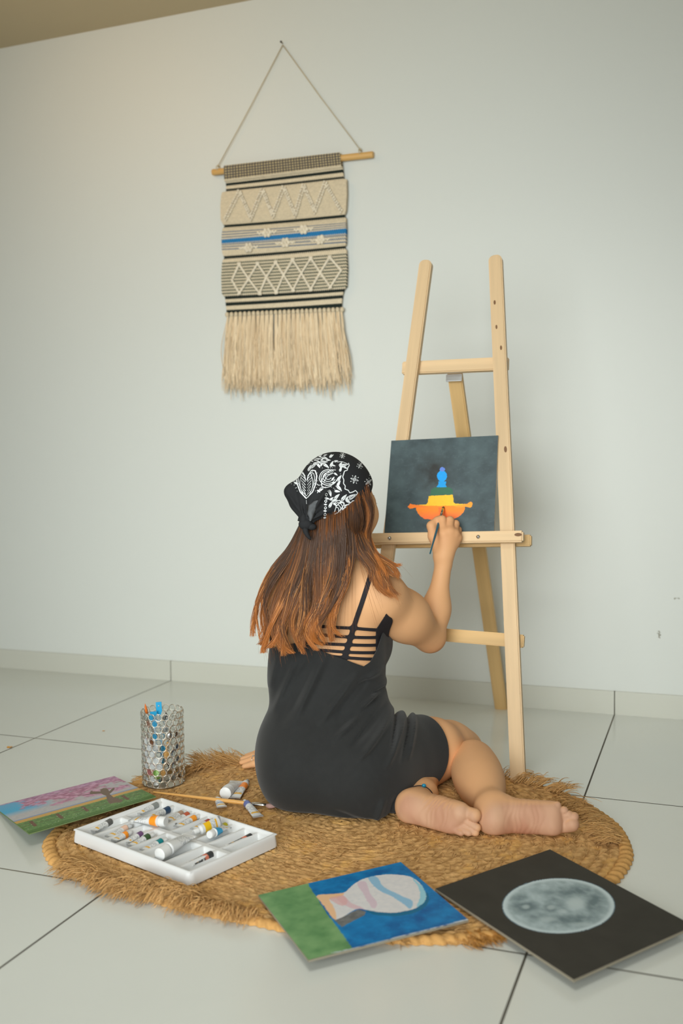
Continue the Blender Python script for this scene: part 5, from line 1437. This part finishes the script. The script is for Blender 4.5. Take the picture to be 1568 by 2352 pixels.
# long brush on the rug
M_ywood = mat('yellow_lacquer', (226,172,98), rough=0.3, coat=.3); M_pink = mat('pinkish_bristle', (176,142,134), rough=0.8, noise=(300,.25))
brush('paint_brush', on_z(634,1853,ZR+.006), on_z(351,1819,ZR+.0175), 'long yellow wooden paint brush lying on the rug with its bristles by the dress', 'paint brush', (M_ywood, M_ferrule, M_pink), .024, .036, .0052, bw=.0062)

# ================================================================ crystal pen cup
cc_ = on_z(376, 1796, ZR); CRD = .0515; CH = .186
cup = empty('crystal_cup', tuple(cc_), label='cylindrical wire cup of clear round crystals holding brushes on the rug', cat='pen holder')
M_wire = mat('champagne_wire', (222,212,196), rough=0.35, metal=1.0); M_crystal = mat('clear_crystal', (244,246,246), rough=0.02, trans=1.0, ior=1.16)
NA = 18; NRW = 12; pit = CH/(NRW+.1); rr3 = .0087
wm = MB(); cryst = []
for j in range(NRW):
    zc_ = .0085+j*pit
    for i in range(NA):
        a = 2*PI*(i+.5*(j % 2))/NA; c = np.array([CRD*math.cos(a), CRD*math.sin(a), zc_]); rd = np.array([math.cos(a), math.sin(a), 0]); tg = np.array([-math.sin(a), math.cos(a), 0])
        q = np.arange(16)*2*PI/16
        wm.tube(c+rr3*(np.cos(q)[:,None]*tg+np.sin(q)[:,None]*np.array([0,0,1.0]))-rd*(.5*rr3**2/CRD*np.cos(q)**2)[:,None], .00062, 5, closed=True)
        cryst.append((frame(c, tg, np.array([0,0,1.0]), -np.cross(np.array([0,0,1.0]), tg)), a, j))
for z_ in (.0008, CH+.0015 if False else .0008):
    q = np.arange(48)*2*PI/48; wm.tube(np.stack([CRD*np.cos(q), CRD*np.sin(q), np.full(48, z_)], 1), .0011, 6, closed=True)
wm.build('wire_lattice', M_wire, cup)
MB().lathe([(.0003,.0002),(CRD-.002,.0002),(CRD,.0008),(CRD-.002,.0016),(.0003,.0016)], 36).build('base_plate', M_wire, cup)
def crystal_mesh(mb, M):
    t = np.linspace(0, PI, 7); mb.lathe([(max(.0077*math.sin(x_), 1e-5), -.0028*math.cos(x_)) for x_ in t], 10, M=M, caps=False)
camd = CP-cc_; ca_ = math.atan2(camd[1], camd[0])
order = sorted(range(len(cryst)), key=lambda k: -math.cos(cryst[k][1]-ca_))
first = None; restm = MB()
for n_, k in enumerate(order):
    M, a, j = cryst[k]
    if n_ < 100:
        if first is None:
            cm_ = MB(); crystal_mesh(cm_, np.eye(4)); first = cm_.build('crystal_bead', M_crystal, cup, smooth=False); o = first
        else:
            o = first.copy(); COL.objects.link(o); o.parent = cup
        o.matrix_local = Matrix(M.tolist())
    else: crystal_mesh(restm, M)
tag(restm.build('crystal_beads', M_crystal, cup, smooth=False), kind='stuff')
# things standing in the cup
def CPp(px, py, back): # a point seen at a pixel, on the vertical plane through the cup axis moved back
    d = ray(px, py); n = hat(np.array([CW[0], CW[1], 0])); return CP+d*(np.dot(cc_+n*back-CP, n)/np.dot(d, n))
def foot_(dx, dy): return cc_+np.array([dx, dy, .004])
M_orange = mat('orange_bristle', (214,110,34), rough=.6); M_white_h = mat('white_lacquer', (220,218,210), rough=.3); M_black_b = mat('black_bristle', (52,50,50), rough=.8)
M_walnut = mat('brown_lacquer', (122,78,48), rough=.3); M_cyan = mat('cyan_plastic', (40,160,210), rough=.3)
GC_ = 'tools standing in the crystal cup'
brush('paint_brush', CPp(333,1616,-.018), foot_(-.012,-.004), 'paint brush with orange pointed bristles sticking out of the crystal cup', 'paint brush', (M_walnut, M_ferrule, M_orange), .026, .022, .0042, GC_)
brush('paint_brush', CPp(381,1636,-.01), foot_(.012,.006), 'white paint brush with short dark bristles standing in the crystal cup', 'paint brush', (M_white_h, M_ferrule, M_black_b), .012, .034, .0038, GC_)
brush('paint_brush', CPp(392,1668,-.02), foot_(.004,-.018), 'short tan handled paint brush inside the crystal cup', 'paint brush', (M_ywood, M_ferrule, M_bristle), .016, .024, .0058, GC_)
brush('paint_brush', CPp(402,1676,.01), foot_(.026,.010), 'dark blue handled paint brush inside the crystal cup, against its right side', 'paint brush', (mat('navy_lacquer',(36,50,74),rough=.3), M_ferrule, M_bristle), .016, .024, .0042, GC_)
brush('paint_brush', CPp(366,1680,.0), foot_(.0,.014), 'black handled paint brush inside the crystal cup, behind the tan one', 'paint brush', (mat('black_lacquer',(34,34,34),rough=.3), M_ferrule, M_bristle), .014, .024, .0046, GC_)
# two cyan plastic spreaders
for (p0, p1, w_, lb) in ((CPp(364,1612,-.008), foot_(-.002,.004), .0072, 'cyan plastic spreader with its holed end standing tallest in the crystal cup'), (CPp(352,1634,-.02), foot_(-.016,.006), .0085, 'cyan plastic spreader with a broad blunt end leaning left in the crystal cup')):
    L_ = np.linalg.norm(p1-p0); Mx = frame_zx(p0, p1-p0, CR)
    sp = empty('plastic_spreader', None, M=Mx, label=lb, cat='spreader', group=GC_)
    hd = [(-w_*.95,0),(w_*.95,.001),(w_,.020),(w_*.55,.030),(w_*.42,.036)]
    m_ = MB(); prof = np.array([(-w_,.001),(w_,.0),(w_,.024),(w_*.5,.033),(-w_*.5,.033),(-w_,.024)])
    V = np.concatenate([np.column_stack([prof[:,0], np.full(6,-.0011), prof[:,1]]), np.column_stack([prof[:,0], np.full(6,.0011), prof[:,1]])])
    m_.add(V, [np.arange(6)[None], (np.arange(6)[::-1]+6)[None], np.array([(i, (i+1)%6, (i+1)%6+6, i+6) for i in range(6)])[:, ::-1]]); m_.build('blade', M_cyan, sp, smooth=False)
    MB().tube([(0,0,.031),(0,0,.06),(0,0,L_-.02),(0,0,L_)], [.003,.0026,.0032,.002], 10).build('stem', M_cyan, sp)
    MB().lathe([(.0003,.0),(.0019,.0),(.002,.0002)], 12, M=frame((0,-.0013,.010) if Mx[1,1]>0 else (0,.0013,.010),(1,0,0),(0,0,1),(0,-1,0) if Mx[1,1]>0 else (0,1,0))).build('hole', mat('pale_hole',(190,200,200)), sp)
paint_tube(cc_+np.array([-.022,-.020,.004]), cc_+np.array([-.028,-.014,.118]), .0135, (176,96,90), 'white paint tube with a dusty red band standing inside the crystal cup', up=CW, capr=.9, group=GC_, bandpos=(.05,.22), wide=1.3)
paint_tube(cc_+np.array([.000,-.036,.004]), cc_+np.array([.004,-.030,.070]), .0085, (120,160,60), 'short white paint tube with a lime green band inside the crystal cup', up=CW, group=GC_, bandpos=(.05,.4))
# ================================================================ paint chips on the tiles
M_chip = mat('orange_paint', (226,160,48), rough=.5)
for (px, py, s, lb) in ((22,1717,.011,'curled orange paint flake on the tiles at the left edge of the floor'), (238,1679,.005,'tiny orange paint flake on the floor tiles behind the crystal cup')):
    c = on_z(px, py, .0002); u_, v_ = np.meshgrid(np.linspace(-1,1,12), np.linspace(-1,1,8)); k_ = (1-.25*v_**2)
    V = np.stack([c[0]+s*u_*k_, c[1]+s*.45*v_*(1-.3*u_*u_)+.002*np.sin(u_*5), .0003+s*.22*u_**2*(u_ > 0)+s*.06*(1+v_)], -1)
    V2 = V.copy(); V2[..., 2] += .0004
    o_c = MB().grid(V2); o_c.grid(V[:, ::-1])
    tag(o_c.build('paint_flake', M_chip), lb, 'paint flake')
